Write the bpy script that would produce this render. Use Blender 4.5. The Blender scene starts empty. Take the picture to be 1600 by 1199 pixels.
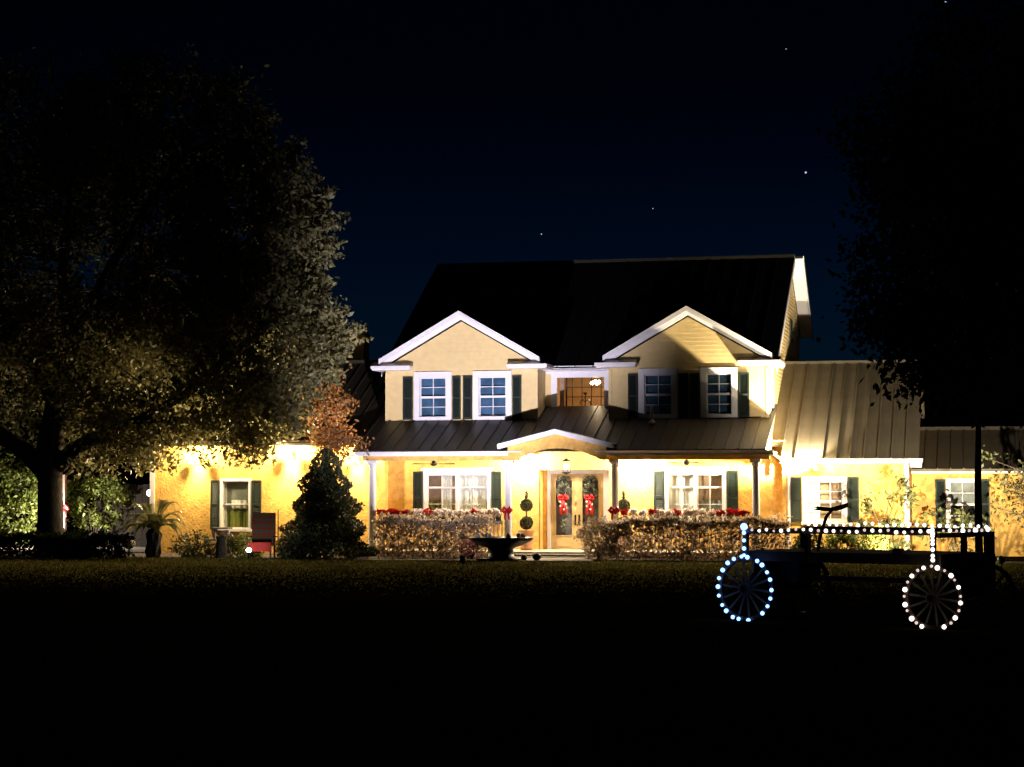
import bpy, bmesh, math, random
import numpy as np
from mathutils import Vector, Matrix
R = math.radians
random.seed(7); rng = np.random.default_rng(7)
S = bpy.context.scene
COL = S.collection

# ------------------------------------------------------------------ camera, sky, moon, exposure
cam = bpy.data.cameras.new('camera'); camo = bpy.data.objects.new('camera', cam); COL.objects.link(camo)
camo.location = (12.563, -60.821, 1.95); camo.rotation_euler = (R(93.231), 0, R(13.0))
cam.sensor_width = 36; cam.lens = 69.75; cam.clip_start = .1; cam.clip_end = 3000
S.camera = camo
W = bpy.data.worlds.new('World'); S.world = W; W.use_nodes = True
nt = W.node_tree; bg = nt.nodes['Background']
sky = nt.nodes.new('ShaderNodeTexSky'); sky.sky_type = 'NISHITA'; sky.sun_disc = False
sky.sun_elevation = R(4); sky.sun_rotation = R(200); sky.air_density = 1.0; sky.dust_density = .3; sky.ozone_density = 4.0
tint = nt.nodes.new('ShaderNodeMix'); tint.data_type = 'RGBA'; tint.blend_type = 'MULTIPLY'
tint.inputs['Factor'].default_value = 1; tint.inputs['B'].default_value = (.10, .42, 1.0, 1)
nt.links.new(sky.outputs[0], tint.inputs['A']); nt.links.new(tint.outputs['Result'], bg.inputs[0])
# light-pollution falloff with elevation, the same in every direction
geo = nt.nodes.new('ShaderNodeTexCoord'); sep = nt.nodes.new('ShaderNodeSeparateXYZ'); nt.links.new(geo.outputs['Generated'], sep.inputs[0])
fall = nt.nodes.new('ShaderNodeMapRange'); fall.interpolation_type = 'SMOOTHERSTEP'
fall.inputs[1].default_value = 0; fall.inputs[2].default_value = .24; fall.inputs[3].default_value = 1; fall.inputs[4].default_value = .12
nt.links.new(sep.outputs['Z'], fall.inputs[0])
stg = nt.nodes.new('ShaderNodeMath'); stg.operation = 'MULTIPLY'; stg.inputs[1].default_value = .0068
nt.links.new(fall.outputs[0], stg.inputs[0]); nt.links.new(stg.outputs[0], bg.inputs[1])
moon = bpy.data.lights.new('moon', 'SUN'); moon.energy = .002; moon.angle = R(.5); moon.color = (1, .96, .9)
mo = bpy.data.objects.new('moon', moon); COL.objects.link(mo); mo.rotation_euler = (R(60), 0, R(-160))
S.view_settings.view_transform = 'Standard'; S.view_settings.look = 'None'
S.view_settings.exposure = 0; S.view_settings.gamma = 1
S.render.engine = 'CYCLES'
S.cycles.use_denoising = True
S.cycles.max_bounces = 6; S.cycles.diffuse_bounces = 3; S.cycles.glossy_bounces = 3
S.cycles.transparent_max_bounces = 12; S.cycles.sample_clamp_indirect = 4

# ------------------------------------------------------------------ materials
MATS = {}
def mat(name, col, rough=.6, metal=0., var=.12, scale=6., bump=0., bscale=40., spec=.4, trans=0., island=0., emit=None, es=0.):
    if name in MATS: return MATS[name]
    m = bpy.data.materials.new(name); m.use_nodes = True; t = m.node_tree; b = t.nodes['Principled BSDF']
    b.inputs['Roughness'].default_value = rough; b.inputs['Metallic'].default_value = metal
    b.inputs['Specular IOR Level'].default_value = spec
    c = (*col, 1)
    if emit:
        b.inputs['Base Color'].default_value = c
        b.inputs['Emission Color'].default_value = (*emit, 1); b.inputs['Emission Strength'].default_value = es
        MATS[name] = m; return m
    tc = t.nodes.new('ShaderNodeTexCoord')
    n = t.nodes.new('ShaderNodeTexNoise'); n.inputs['Scale'].default_value = scale; n.inputs['Detail'].default_value = 5
    t.links.new(tc.outputs['Object'], n.inputs['Vector'])
    ramp = t.nodes.new('ShaderNodeMapRange'); ramp.inputs[1].default_value = .3; ramp.inputs[2].default_value = .7
    ramp.inputs[3].default_value = 1 - var; ramp.inputs[4].default_value = 1 + var
    t.links.new(n.outputs[0], ramp.inputs[0])
    val = ramp.outputs[0]
    if island:
        g = t.nodes.new('ShaderNodeNewGeometry')
        r2 = t.nodes.new('ShaderNodeMapRange'); r2.inputs[3].default_value = 1 - island; r2.inputs[4].default_value = 1 + island
        t.links.new(g.outputs['Random Per Island'], r2.inputs[0])
        mu = t.nodes.new('ShaderNodeMath'); mu.operation = 'MULTIPLY'
        t.links.new(val, mu.inputs[0]); t.links.new(r2.outputs[0], mu.inputs[1]); val = mu.outputs[0]
    mx = t.nodes.new('ShaderNodeVectorMath'); mx.operation = 'SCALE'; mx.inputs[0].default_value = col
    t.links.new(val, mx.inputs['Scale']); t.links.new(mx.outputs[0], b.inputs['Base Color'])
    if bump:
        n2 = t.nodes.new('ShaderNodeTexNoise'); n2.inputs['Scale'].default_value = bscale; n2.inputs['Detail'].default_value = 4
        t.links.new(tc.outputs['Object'], n2.inputs['Vector'])
        bp = t.nodes.new('ShaderNodeBump'); bp.inputs['Strength'].default_value = bump; bp.inputs['Distance'].default_value = .03
        t.links.new(n2.outputs[0], bp.inputs['Height']); t.links.new(bp.outputs[0], b.inputs['Normal'])
    if trans:
        tr = t.nodes.new('ShaderNodeBsdfTranslucent'); mixs = t.nodes.new('ShaderNodeMixShader'); mixs.inputs[0].default_value = trans
        t.links.new(mx.outputs[0], tr.inputs[0]); out = t.nodes['Material Output']
        t.links.new(b.outputs[0], mixs.inputs[1]); t.links.new(tr.outputs[0], mixs.inputs[2]); t.links.new(mixs.outputs[0], out.inputs[0])
    MATS[name] = m; return m

def glass_mat():
    m = bpy.data.materials.new('window_glass'); m.use_nodes = True; t = m.node_tree
    t.nodes.remove(t.nodes['Principled BSDF'])
    a = t.nodes.new('ShaderNodeBsdfTransparent'); a.inputs[0].default_value = (.86, .9, .9, 1)
    g = t.nodes.new('ShaderNodeBsdfGlossy'); g.inputs['Roughness'].default_value = .03
    fr = t.nodes.new('ShaderNodeLayerWeight'); fr.inputs[0].default_value = .18
    mx = t.nodes.new('ShaderNodeMixShader')
    t.links.new(fr.outputs['Facing'], mx.inputs[0]); t.links.new(a.outputs[0], mx.inputs[1]); t.links.new(g.outputs[0], mx.inputs[2])
    t.links.new(mx.outputs[0], t.nodes['Material Output'].inputs[0]); return m
GLASS = glass_mat()

STUCCO = mat('yellow_stucco', (.68, .40, .10), .85, var=.22, scale=5, bump=.9, bscale=14)
SIDING = mat('cream_siding', (.68, .52, .25), .7, var=.06, scale=5, bump=.08, bscale=60)
WHITE = mat('white_trim_paint', (.72, .70, .72), .45, var=.04)
CEIL = mat('ceiling_paint', (.72, .62, .42), .8, var=.04)
SHUT = mat('dark_green_shutter', (.016, .024, .019), .55, var=.1, spec=.2)
ROOF = mat('bronze_metal_roof', (.105, .085, .055), .34, .55, var=.12, scale=2, bump=.05, bscale=8)
PROOF = mat('dark_bronze_porch_roof', (.028, .022, .015), .48, .1, spec=.25, var=.15, scale=2, bump=.05, bscale=8)
WROOF = mat('brightened_wing_roof', (.13, .108, .072), .6, .05, spec=.25, var=.12, scale=2, bump=.05, bscale=8)  # roof metal lightened in colour to make up for grazing flood light
SHING = mat('black_metal_roof', (.006, .006, .007), .6, 0, var=.2, scale=2, bump=.05, bscale=8, spec=.15)
ROOFC = mat('ridge_cap_metal', (.17, .15, .11), .4, .5)
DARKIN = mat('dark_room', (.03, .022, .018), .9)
BLUEBLIND = mat('sky_tinted_blind', (.045, .10, .18), .35, var=.5, scale=2.6)  # blue sky reflection of the upper panes put into the blind colour
SHEER = mat('sheer_white_curtain', (.85, .83, .76), .9, var=.12, scale=4)
TANBLIND = mat('tan_blind', (.30, .20, .13), .8, var=.15)
GREYBLIND = mat('grey_blind', (.26, .27, .24), .7, var=.15)
WARMWALL = mat('warm_room_wall', (.55, .36, .18), .9)
DOORM = mat('tan_painted_door', (.50, .35, .15), .45, var=.08)
GREY = mat('fixture_metal', (.30, .29, .27), .4, .6)
BLACKM = mat('black_iron', (.018, .018, .02), .4, .5, var=.3, bump=.1)
CONC = mat('pale_concrete', (.42, .37, .30), .9, var=.2, scale=5, bump=.3, bscale=25)
BRICK = mat('brown_red_brick', (.20, .09, .06), .9, var=.25, scale=12, bump=.3)
TERRA = mat('terracotta', (.42, .20, .09), .8, var=.12, bump=.1)
BARK = mat('grey_brown_bark', (.09, .065, .045), .95, var=.35, scale=5, bump=1.0, bscale=9)
BARKD = mat('dark_bark', (.035, .028, .022), .95, var=.3, bump=.8, bscale=10)
LEAF_OAK = mat('oak_leaf', (.16, .145, .06), .55, var=.25, scale=.8, trans=.38, island=.55)
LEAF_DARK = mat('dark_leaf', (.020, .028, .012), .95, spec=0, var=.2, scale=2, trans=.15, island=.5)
LEAF_CONE = mat('evergreen_leaf', (.075, .085, .040), .5, var=.25, scale=2, trans=.2, island=.5)
LEAF_HEDGE = mat('hedge_leaf', (.42, .33, .24), .5, var=.3, scale=2, trans=.5, island=.65)
LEAF_LIME = mat('lime_leaf', (.23, .26, .06), .5, var=.25, scale=1.5, trans=.35, island=.5)
LEAF_ORANGE = mat('orange_lit_leaf', (.27, .13, .045), .6, var=.25, scale=2, trans=.35, island=.5)  # warm lamp light on the foliage put into the leaf colour
LEAF_TOPI = mat('topiary_leaf', (.055, .06, .022), .6, var=.25, island=.5)
LEAF_OLIVE = mat('olive_leaf', (.09, .10, .035), .5, var=.2, trans=.3, island=.5)
LEAF_PALM = mat('palm_leaf', (.32, .31, .12), .4, var=.2, trans=.5, island=.3)
REDLEAF = mat('red_bract', (.55, .015, .015), .5, var=.2, trans=.2, island=.35)
WHITEBR = mat('white_bract', (.88, .80, .76), .5, var=.1, trans=.5, island=.2)
REDCLOTH = mat('red_ribbon', (.50, .012, .015), .4, var=.15)
GARL = mat('frosted_garland', (.10, .11, .075), .7, var=.2, island=.6)
WOODD = mat('weathered_wagon_wood', (.055, .04, .03), .85, var=.35, scale=9, bump=.4)
RUST = mat('rusty_iron', (.085, .05, .034), .7, .4, var=.4, bump=.3)
MULCH = mat('dark_mulch', (.045, .03, .02), .95, var=.4, scale=9, bump=.9, bscale=30)
GRASSB = mat('grass_blade', (.080, .072, .022), .8, var=.3, scale=.7, trans=.5, spec=0, island=.5)
ASPH = mat('driveway_concrete', (.34, .29, .25), .9, var=.15, bump=.2)
BULBW = mat('white_bulb', (1, 1, 1), .3, emit=(1, .93, .86), es=2.2)
BULBB = mat('blue_white_bulb', (1, 1, 1), .3, emit=(.16, .34, 1), es=5)
BULBD = mat('dim_pinkish_bulb', (1, 1, 1), .3, emit=(1, .75, .66), es=.8)
LAMPW = mat('lit_warm_lamp', (1, 1, 1), .3, emit=(1, .86, .6), es=30)
LAMPC = mat('lit_cool_lamp', (1, 1, 1), .3, emit=(.9, .95, 1), es=14)
STARM = mat('star_glow', (1, 1, 1), .3, emit=(.55, .72, 1), es=1.0)

def plaid_mat():
    m = bpy.data.materials.new('red_green_plaid'); m.use_nodes = True; t = m.node_tree; b = t.nodes['Principled BSDF']
    b.inputs['Roughness'].default_value = .95
    tc = t.nodes.new('ShaderNodeTexCoord'); base = (.30, .02, .015, 1); prev = None
    for ax, sc, colr in (('X', 1.9, (.03, .11, .05, 1)), ('Z', 1.7, (.04, .12, .06, 1)), ('Z', 5.1, (.36, .22, .14, 1))):
        w = t.nodes.new('ShaderNodeTexWave'); w.bands_direction = ax; w.inputs['Scale'].default_value = sc; w.inputs['Distortion'].default_value = .4
        t.links.new(tc.outputs['Object'], w.inputs['Vector'])
        mx = t.nodes.new('ShaderNodeMix'); mx.data_type = 'RGBA'; mx.inputs['B'].default_value = colr
        mr = t.nodes.new('ShaderNodeMapRange'); mr.inputs[1].default_value = .6; mr.inputs[2].default_value = .85; mr.inputs[4].default_value = .3 if sc > 4 else .75
        t.links.new(w.outputs['Fac'], mr.inputs[0]); t.links.new(mr.outputs[0], mx.inputs['Factor'])
        if prev: t.links.new(prev, mx.inputs['A'])
        else: mx.inputs['A'].default_value = base
        prev = mx.outputs['Result']
    t.links.new(prev, b.inputs['Base Color']); return m
PLAID = plaid_mat()

def lawn_mat():
    m = bpy.data.materials.new('night_lawn'); m.use_nodes = True; t = m.node_tree; b = t.nodes['Principled BSDF']
    b.inputs['Roughness'].default_value = 1; b.inputs['Specular IOR Level'].default_value = 0
    tc = t.nodes.new('ShaderNodeTexCoord')
    n1 = t.nodes.new('ShaderNodeTexNoise'); n1.inputs['Scale'].default_value = .35; n1.inputs['Detail'].default_value = 8
    n2 = t.nodes.new('ShaderNodeTexNoise'); n2.inputs['Scale'].default_value = 9; n2.inputs['Detail'].default_value = 6
    for n in (n1, n2): t.links.new(tc.outputs['Object'], n.inputs['Vector'])
    ad = t.nodes.new('ShaderNodeMath'); ad.operation = 'MULTIPLY'; t.links.new(n1.outputs[0], ad.inputs[0]); t.links.new(n2.outputs[0], ad.inputs[1])
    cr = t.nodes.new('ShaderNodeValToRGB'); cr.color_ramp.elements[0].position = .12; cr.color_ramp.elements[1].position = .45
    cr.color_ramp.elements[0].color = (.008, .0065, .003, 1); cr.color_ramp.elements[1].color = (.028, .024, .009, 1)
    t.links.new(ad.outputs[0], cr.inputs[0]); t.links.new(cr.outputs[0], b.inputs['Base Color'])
    bp = t.nodes.new('ShaderNodeBump'); bp.inputs['Strength'].default_value = .8; bp.inputs['Distance'].default_value = .06
    t.links.new(n2.outputs[0], bp.inputs['Height']); t.links.new(bp.outputs[0], b.inputs['Normal']); return m
LAWN = lawn_mat()

# ------------------------------------------------------------------ helpers
def woff(o):
    v = Vector((0, 0, 0))
    while o: v += o.location; o = o.parent
    return v
def link(name, me, m, parent=None, loc=(0, 0, 0)):
    o = bpy.data.objects.new(name, me); COL.objects.link(o)
    if m and not me.materials: me.materials.append(m)
    o.parent = parent; o.location = loc; return o
def thing(name, label, cat, loc=(0, 0, 0), rz=0, group=None):
    o = bpy.data.objects.new(name, None); COL.objects.link(o); o.location = loc; o.rotation_euler = (0, 0, rz)
    o.empty_display_size = .2
    return tag(o, label, cat, group)
def tag(o, label, cat, group=None):
    o['label'] = label; o['category'] = cat
    if group: o['group'] = group
    return o
class MB:
    def __init__(s): s.v = []; s.f = []
    def add(s, vs, fs):
        n = len(s.v); s.v += [tuple(p) for p in vs]; s.f += [tuple(i + n for i in q) for q in fs]; return s
    def box(s, x0, x1, y0, y1, z0, z1):
        return s.add([(x0,y0,z0),(x1,y0,z0),(x1,y1,z0),(x0,y1,z0),(x0,y0,z1),(x1,y0,z1),(x1,y1,z1),(x0,y1,z1)],
                     [(0,3,2,1),(4,5,6,7),(0,1,5,4),(1,2,6,5),(2,3,7,6),(3,0,4,7)])
    def quad(s, a, b, c, d): return s.add([a, b, c, d], [(0, 1, 2, 3)])
    def prism(s, pts, y0, y1):                       # outline in x,z (counter-clockwise seen from -y)
        n = len(pts); v = [(x, y0, z) for x, z in pts] + [(x, y1, z) for x, z in pts]
        return s.add(v, [tuple(range(n)), tuple(range(2*n-1, n-1, -1))] + [(i, i+n, (i+1) % n + n, (i+1) % n) for i in range(n)])
    def prismx(s, pts, x0, x1):                      # outline in y,z
        n = len(pts); v = [(x0, y, z) for y, z in pts] + [(x1, y, z) for y, z in pts]
        return s.add(v, [tuple(range(n-1, -1, -1)), tuple(range(n, 2*n))] + [(i, (i+1) % n, (i+1) % n + n, i+n) for i in range(n)])
    def tube(s, path, rad, n=8, cap=True):
        P = [Vector(p) for p in path]; rr = rad if isinstance(rad, (list, tuple)) else [rad]*len(P)
        vs = []; fs = []; ref = None
        for i, p in enumerate(P):
            d = (P[min(i+1, len(P)-1)] - P[max(i-1, 0)]).normalized()
            if ref is None: ref = d.orthogonal().normalized()
            a = (ref - d*ref.dot(d)).normalized(); ref = a; b = d.cross(a)
            for k in range(n):
                t = 2*math.pi*k/n; vs.append(p + (a*math.cos(t) + b*math.sin(t))*rr[i])
        for i in range(len(P)-1):
            for k in range(n): fs.append((i*n+k, i*n+(k+1) % n, (i+1)*n+(k+1) % n, (i+1)*n+k))
        if cap: fs += [tuple(range(n-1, -1, -1)), tuple(range((len(P)-1)*n, len(P)*n))]
        return s.add(vs, fs)
    def lathe(s, prof, c=(0, 0, 0), n=16, wob=None):
        vs = []; fs = []
        for i, (r, z) in enumerate(prof):
            for k in range(n):
                t = 2*math.pi*k/n; q = r*(1 + (wob(t, i) if wob else 0)); vs.append((c[0]+q*math.cos(t), c[1]+q*math.sin(t), c[2]+z))
        for i in range(len(prof)-1):
            for k in range(n): fs.append((i*n+k, i*n+(k+1) % n, (i+1)*n+(k+1) % n, (i+1)*n+k))
        fs += [tuple(range(n-1, -1, -1)), tuple(range((len(prof)-1)*n, len(prof)*n))]
        return s.add(vs, fs)
    def ball(s, c, r, n=10, m=7, sq=1):
        return s.lathe([(r*math.sin(math.pi*max(.02, min(.98, i/m))), -r*sq*math.cos(math.pi*i/m)) for i in range(m+1)], c, n)
    def mesh(s, name='mesh', off=(0, 0, 0), smooth=False):
        me = bpy.data.meshes.new(name); o = Vector(off)
        me.from_pydata([tuple(Vector(p) - o) for p in s.v], [], s.f); me.update()
        if smooth: me.polygons.foreach_set('use_smooth', [True]*len(me.polygons))
        return me
    def build(s, name, m, parent=None, local=False, smooth=False):
        return link(name, s.mesh(name, (0, 0, 0) if (local or parent is None) else woff(parent), smooth), m, parent)
    def struct(s, name, m):
        o = s.build(name, m); o['kind'] = 'structure'; return o

def leaf_mesh(name, pts, size, aspect=.5, sizevar=.4, droop=0., off=(0, 0, 0)):
    pts = np.asarray(pts, dtype=np.float64) - np.asarray(off); n = len(pts)
    a = rng.normal(size=(n, 3)); a[:, 2] -= droop; a /= np.linalg.norm(a, axis=1)[:, None]
    b = np.cross(a, rng.normal(size=(n, 3))); b /= np.linalg.norm(b, axis=1)[:, None]
    s = size*(1 + sizevar*rng.uniform(-1, 1, n))[:, None]
    V = np.stack([pts - a*s/2, pts + b*s*aspect/2, pts + a*s/2, pts - b*s*aspect/2], 1).reshape(-1, 3)
    me = bpy.data.meshes.new(name)
    me.vertices.add(4*n); me.vertices.foreach_set('co', V.ravel())
    me.loops.add(4*n); me.loops.foreach_set('vertex_index', np.arange(4*n, dtype=np.int32))
    me.polygons.add(n); me.polygons.foreach_set('loop_start', np.arange(0, 4*n, 4, dtype=np.int32))
    me.polygons.foreach_set('loop_total', np.full(n, 4, dtype=np.int32)); me.update(calc_edges=True); return me

def ellip(c, r, n, inner=.5):
    d = rng.normal(size=(n, 3)); d /= np.linalg.norm(d, axis=1)[:, None]
    q = rng.uniform(inner**3, 1, n)**(1/3)
    return np.asarray(c) + d*q[:, None]*np.asarray(r)
def clump(centres, per, sig):
    c = np.repeat(np.asarray(centres), per, axis=0); return c + rng.normal(size=c.shape)*sig

def light(kind, name, loc, power, col, parent=None, radius=.05, aim=None, size=60, blend=.5):
    l = bpy.data.lights.new(name, kind); l.energy = power; l.color = col; l.shadow_soft_size = radius
    if kind == 'SPOT': l.spot_size = R(size); l.spot_blend = blend
    o = bpy.data.objects.new(name, l); COL.objects.link(o); o.parent = parent
    o.location = Vector(loc) - (woff(parent) if parent else Vector((0, 0, 0)))
    if aim: o.rotation_euler = (Vector(aim) - Vector(loc)).to_track_quat('-Z', 'Y').to_euler()
    return o

# ------------------------------------------------------------------ ground
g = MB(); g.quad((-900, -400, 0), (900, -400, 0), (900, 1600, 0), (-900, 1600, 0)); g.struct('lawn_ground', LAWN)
b = MB()
def bed(mb, pts, z=.012): mb.add([(x, y, z) for x, y in pts], [tuple(range(len(pts)))])
def wavy(x0, x1, y, yb, seed):
    r = random.Random(seed); p = [(x0 + (x1-x0)*i/24, y + r.uniform(-.12, .12)) for i in range(25)]
    return p + [(x1, yb), (x0, yb)]
bed(b, wavy(-21, -5.4, -3.1, 1.9, 1)); b.struct('left_planting_bed', MULCH)
b = MB(); bed(b, wavy(-5.35, -1.5, -2.7, -.3, 2)); bed(b, wavy(1.5, 14.5, -2.3, -.3, 3)); b.struct('front_planting_bed', MULCH)
d = MB(); d.quad((-34, 3.2, .008), (-15.2, 3.2, .008), (-15.2, 60, .008), (-34, 60, .008)); d.struct('driveway', ASPH)
w = MB(); w.box(-5.4, 1.75, -4.0, -3.35, 0, .05); w.box(-1.3, 1.6, -3.35, -1.32, 0, .045); w.struct('front_walkway', CONC)

# ------------------------------------------------------------------ the farmhouse
H = thing('farmhouse', 'two storey yellow farmhouse with white trim, twin gabled dormers and lit front porch', 'house', (0, 4, 0))
def P(mb, name, m, parent=None, smooth=False): return mb.build(name, m, parent or H, smooth=smooth)

def wall_front(mb, x0, x1, z0, z1, Y, holes=(), lap=None, reveal=.12):
    xs = sorted({x0, x1, *[h[0] for h in holes], *[h[1] for h in holes]}); zs = {z0, z1, *[h[2] for h in holes], *[h[3] for h in holes]}
    if lap:
        k = z0
        while k < z1: zs.add(round(k, 4)); k += lap
    zs = sorted(zs)
    for i in range(len(xs)-1):
        for j in range(len(zs)-1):
            a, c, u, v = xs[i], xs[i+1], zs[j], zs[j+1]
            if v - u < 1e-4: continue
            if any(h[0]-1e-5 <= a and c <= h[1]+1e-5 and h[2]-1e-5 <= u and v <= h[3]+1e-5 for h in holes): continue
            if lap:
                q = .022
                fr = lambda z: Y - q*(1 - ((z - z0) % lap)/lap)
                yb = Y - q*(1 - (((u - z0) % lap)/lap if ((u-z0) % lap) < lap-1e-4 else 0)); 
                tt = ((v - z0) % lap)/lap; yt = Y - q*(1 - (1 if tt < 1e-3 or tt > .999 else tt))
                mb.quad((a, yb, u), (c, yb, u), (c, yt, v), (a, yt, v))
                mb.quad((a, Y, u), (c, Y, u), (c, yb, u), (a, yb, u))
            else: mb.quad((a, Y, u), (c, Y, u), (c, Y, v), (a, Y, v))
    for h in holes:
        a, c, u, v = h; yb = Y + reveal
        mb.quad((a, Y, u), (a, Y, v), (a, yb, v), (a, yb, u)); mb.quad((c, Y, u), (c, yb, u), (c, yb, v), (c, Y, v))
        mb.quad((a, Y, u), (a, yb, u), (c, yb, u), (c, Y, u)); mb.quad((a, Y, v), (c, Y, v), (c, yb, v), (a, yb, v))

def gable_front(mb, xc, half, z0, slope, Y, lap):
    z = z0; top = z0 + half*slope
    while z < top - .01:
        v = min(z + lap, top); h0 = half - (z-z0)/slope; h1 = half - (v-z0)/slope
        mb.quad((xc-h0, Y-.022, z), (xc+h0, Y-.022, z), (xc+h1, Y, v), (xc-h1, Y, v))
        mb.quad((xc-h0, Y, z), (xc+h0, Y, z), (xc+h0, Y-.022, z), (xc-h0, Y-.022, z)); z = v

def window(x0, x1, z0, z1, Y, cols, upper, lower, trim=.13, back=SHEER, split=.5, panels=1, sill=True, curtains_reflections=None, lap=0):
    """casing outline x0..x1, z0..z1; upper / lower = rows of panes in each sash; returns opening rect"""
    yf = Y - .05 - lap
    c = MB(); c.box(x0, x0+trim, yf, Y+.02, z0, z1); c.box(x1-trim, x1, yf, Y+.02, z0, z1)
    c.box(x0+trim, x1-trim, yf, Y+.02, z1-trim, z1); c.box(x0+trim, x1-trim, yf, Y+.02, z0, z0+trim*.6)
    pw = (x1 - x0 - 2*trim); gap = .09 if panels > 1 else 0
    each = (pw - gap*(panels-1))/panels
    for k in range(1, panels):
        xm = x0 + trim + k*each + (k-1)*gap; c.box(xm, xm+gap, yf+.005, Y+.02, z0+trim*.6, z1-trim)
    win = P(c, 'window', WHITE)
    if sill:
        s = MB(); s.box(x0-.04, x1+.04, yf-.05, yf-.002, z0-.05, z0+.03); s.build('sill', WHITE, win)
    ox0, ox1, oz0, oz1 = x0+trim, x1-trim, z0+trim*.6, z1-trim
    for k in range(panels):
        a = ox0 + k*(each+gap); e = a + each; zm = oz0 + (oz1-oz0)*split
        for (u, v, rows, yy) in ((oz0, zm, lower, Y+.045), (zm, oz1, upper, Y+.015)):
            if rows == 0: continue
            st = .035; s = MB()
            s.box(a, a+st, yy, yy+.03, u, v); s.box(e-st, e, yy, yy+.03, u, v); s.box(a+st, e-st, yy, yy+.03, u, u+st); s.box(a+st, e-st, yy, yy+.03, v-st, v)
            s.build('sash', WHITE, win)
            ga, ge, gu, gv = a+st, e-st, u+st, v-st; mu = MB(); mw = .012
            for i in range(1, cols):
                xx = ga + (ge-ga)*i/cols; mu.box(xx-mw, xx+mw, yy+.002, yy+.026, gu, gv)
            for j in range(1, rows):
                zz = gu + (gv-gu)*j/rows; mu.box(ga, ge, yy+.004, yy+.024, zz-mw, zz+mw)
            if mu.v: mu.build('muntin', WHITE, win)
            for i in range(cols):
                for j in range(rows):
                    p = MB(); pa = ga+(ge-ga)*i/cols; pe = ga+(ge-ga)*(i+1)/cols; pu = gu+(gv-gu)*j/rows; pv = gu+(gv-gu)*(j+1)/rows
                    p.quad((pa, yy+.014, pu), (pe, yy+.014, pu), (pe, yy+.014, pv), (pa, yy+.014, pv)); p.build('pane', GLASS, win)
    if back is not None:
        bk = MB(); bk.quad((ox0-.02, Y+.15, oz0-.02), (ox1+.02, Y+.15, oz0-.02), (ox1+.02, Y+.15, oz1+.02), (ox0-.02, Y+.15, oz1+.02)); bk.build('blind', back, win)
        bx = MB(); 
        for xx in (ox0-.02, ox1+.02): bx.quad((xx, Y+.1, oz0-.02), (xx, Y+.16, oz0-.02), (xx, Y+.16, oz1+.02), (xx, Y+.1, oz1+.02))
        for zz in (oz0-.02, oz1+.02): bx.quad((ox0, Y+.1, zz), (ox1, Y+.1, zz), (ox1, Y+.16, zz), (ox0, Y+.16, zz))
        bx.build('window_recess', WARMWALL, win)
    for (fa, fe, m, z_lo, z_hi) in (curtains_reflections or ()):
        q = MB(); n = 14; ca = ox0 + (ox1-ox0)*fa; ce = ox0 + (ox1-ox0)*fe; za = oz0+(oz1-oz0)*z_lo; zb = oz0+(oz1-oz0)*z_hi
        for i in range(n):
            f0, f1 = i/n, (i+1)/n; y0 = Y+.105+.018*math.sin(f0*19); y1 = Y+.105+.018*math.sin(f1*19)
            q.quad((ca+(ce-ca)*f0, y0, za), (ca+(ce-ca)*f1, y1, za), (ca+(ce-ca)*f1, y1, zb), (ca+(ce-ca)*f0, y0, zb))
        q.build('curtain_or_reflection', m, win, smooth=True)
    return (ox0, ox1, oz0, oz1)

def shutter(x0, x1, z0, z1, Y, m=SHUT):
    s = MB(); yf = Y - .075; fr = .05
    s.box(x0, x0+fr, yf, Y-.026, z0, z1); s.box(x1-fr, x1, yf, Y-.026, z0, z1)
    for (u, v) in ((z0, z0+.08), (z1-.06, z1), ((z0+z1)/2-.03, (z0+z1)/2+.03)): s.box(x0+fr, x1-fr, yf, Y-.026, u, v)
    z = z0+.09
    while z < z1-.08:
        s.quad((x0+fr, yf+.008, z), (x1-fr, yf+.008, z), (x1-fr, yf+.04, z+.05), (x0+fr, yf+.04, z+.05)); z += .055
    s.box(x0+fr, x1-fr, Y-.032, Y-.026, z0+.05, z1-.05)
    return P(s, 'shutter', m)

def panel_roof(x0, x1, Y0, Z0, Y1, Z1, w=.42, thick=.10, name='roof', back=None, m=None):
    m = m or ROOF
    """standing seam slope: deck + one panel object for each strip between seams"""
    dk = MB(); dk.prismx([(Y0, Z0-thick), (Y1, Z1-thick), (Y1, Z1), (Y0, Z0)], x0, x1)
    if back: dk.prismx([(Y1+.001, Z1-thick), (back[0], back[1]-thick), (back[0], back[1]), (Y1+.001, Z1)], x0, x1)
    deck = P(dk, name, m)
    n = max(1, round((x1-x0)/w)); ww = (x1-x0)/n; o = woff(deck)
    L = math.hypot(Y1-Y0, Z1-Z0); ny, nz = -(Z1-Z0)/L, (Y1-Y0)/L
    pm = MB(); e = .018; rb = .022; hh = .05
    def q(x, t, lift): return (x, (Y1-Y0)*t + ny*lift, (Z1-Z0)*t + nz*lift)
    for (a, c, l) in ((rb, ww, e), (-rb*.2, rb, hh)):
        v = [q(a, -.01, 0.003), q(c, -.01, .003), q(c, 1, .003), q(a, 1, .003), q(a, -.01, l), q(c, -.01, l), q(c, 1, l), q(a, 1, l)]
        pm.add(v, [(4, 5, 6, 7), (0, 1, 5, 4), (1, 2, 6, 5), (2, 3, 7, 6), (3, 0, 4, 7)])
    me = pm.mesh('roof_panel')
    for i in range(n): link('roof_panel', me, m, deck, (x0 + i*ww - o.x, Y0 - o.y, Z0 - o.z))
    return deck

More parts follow.
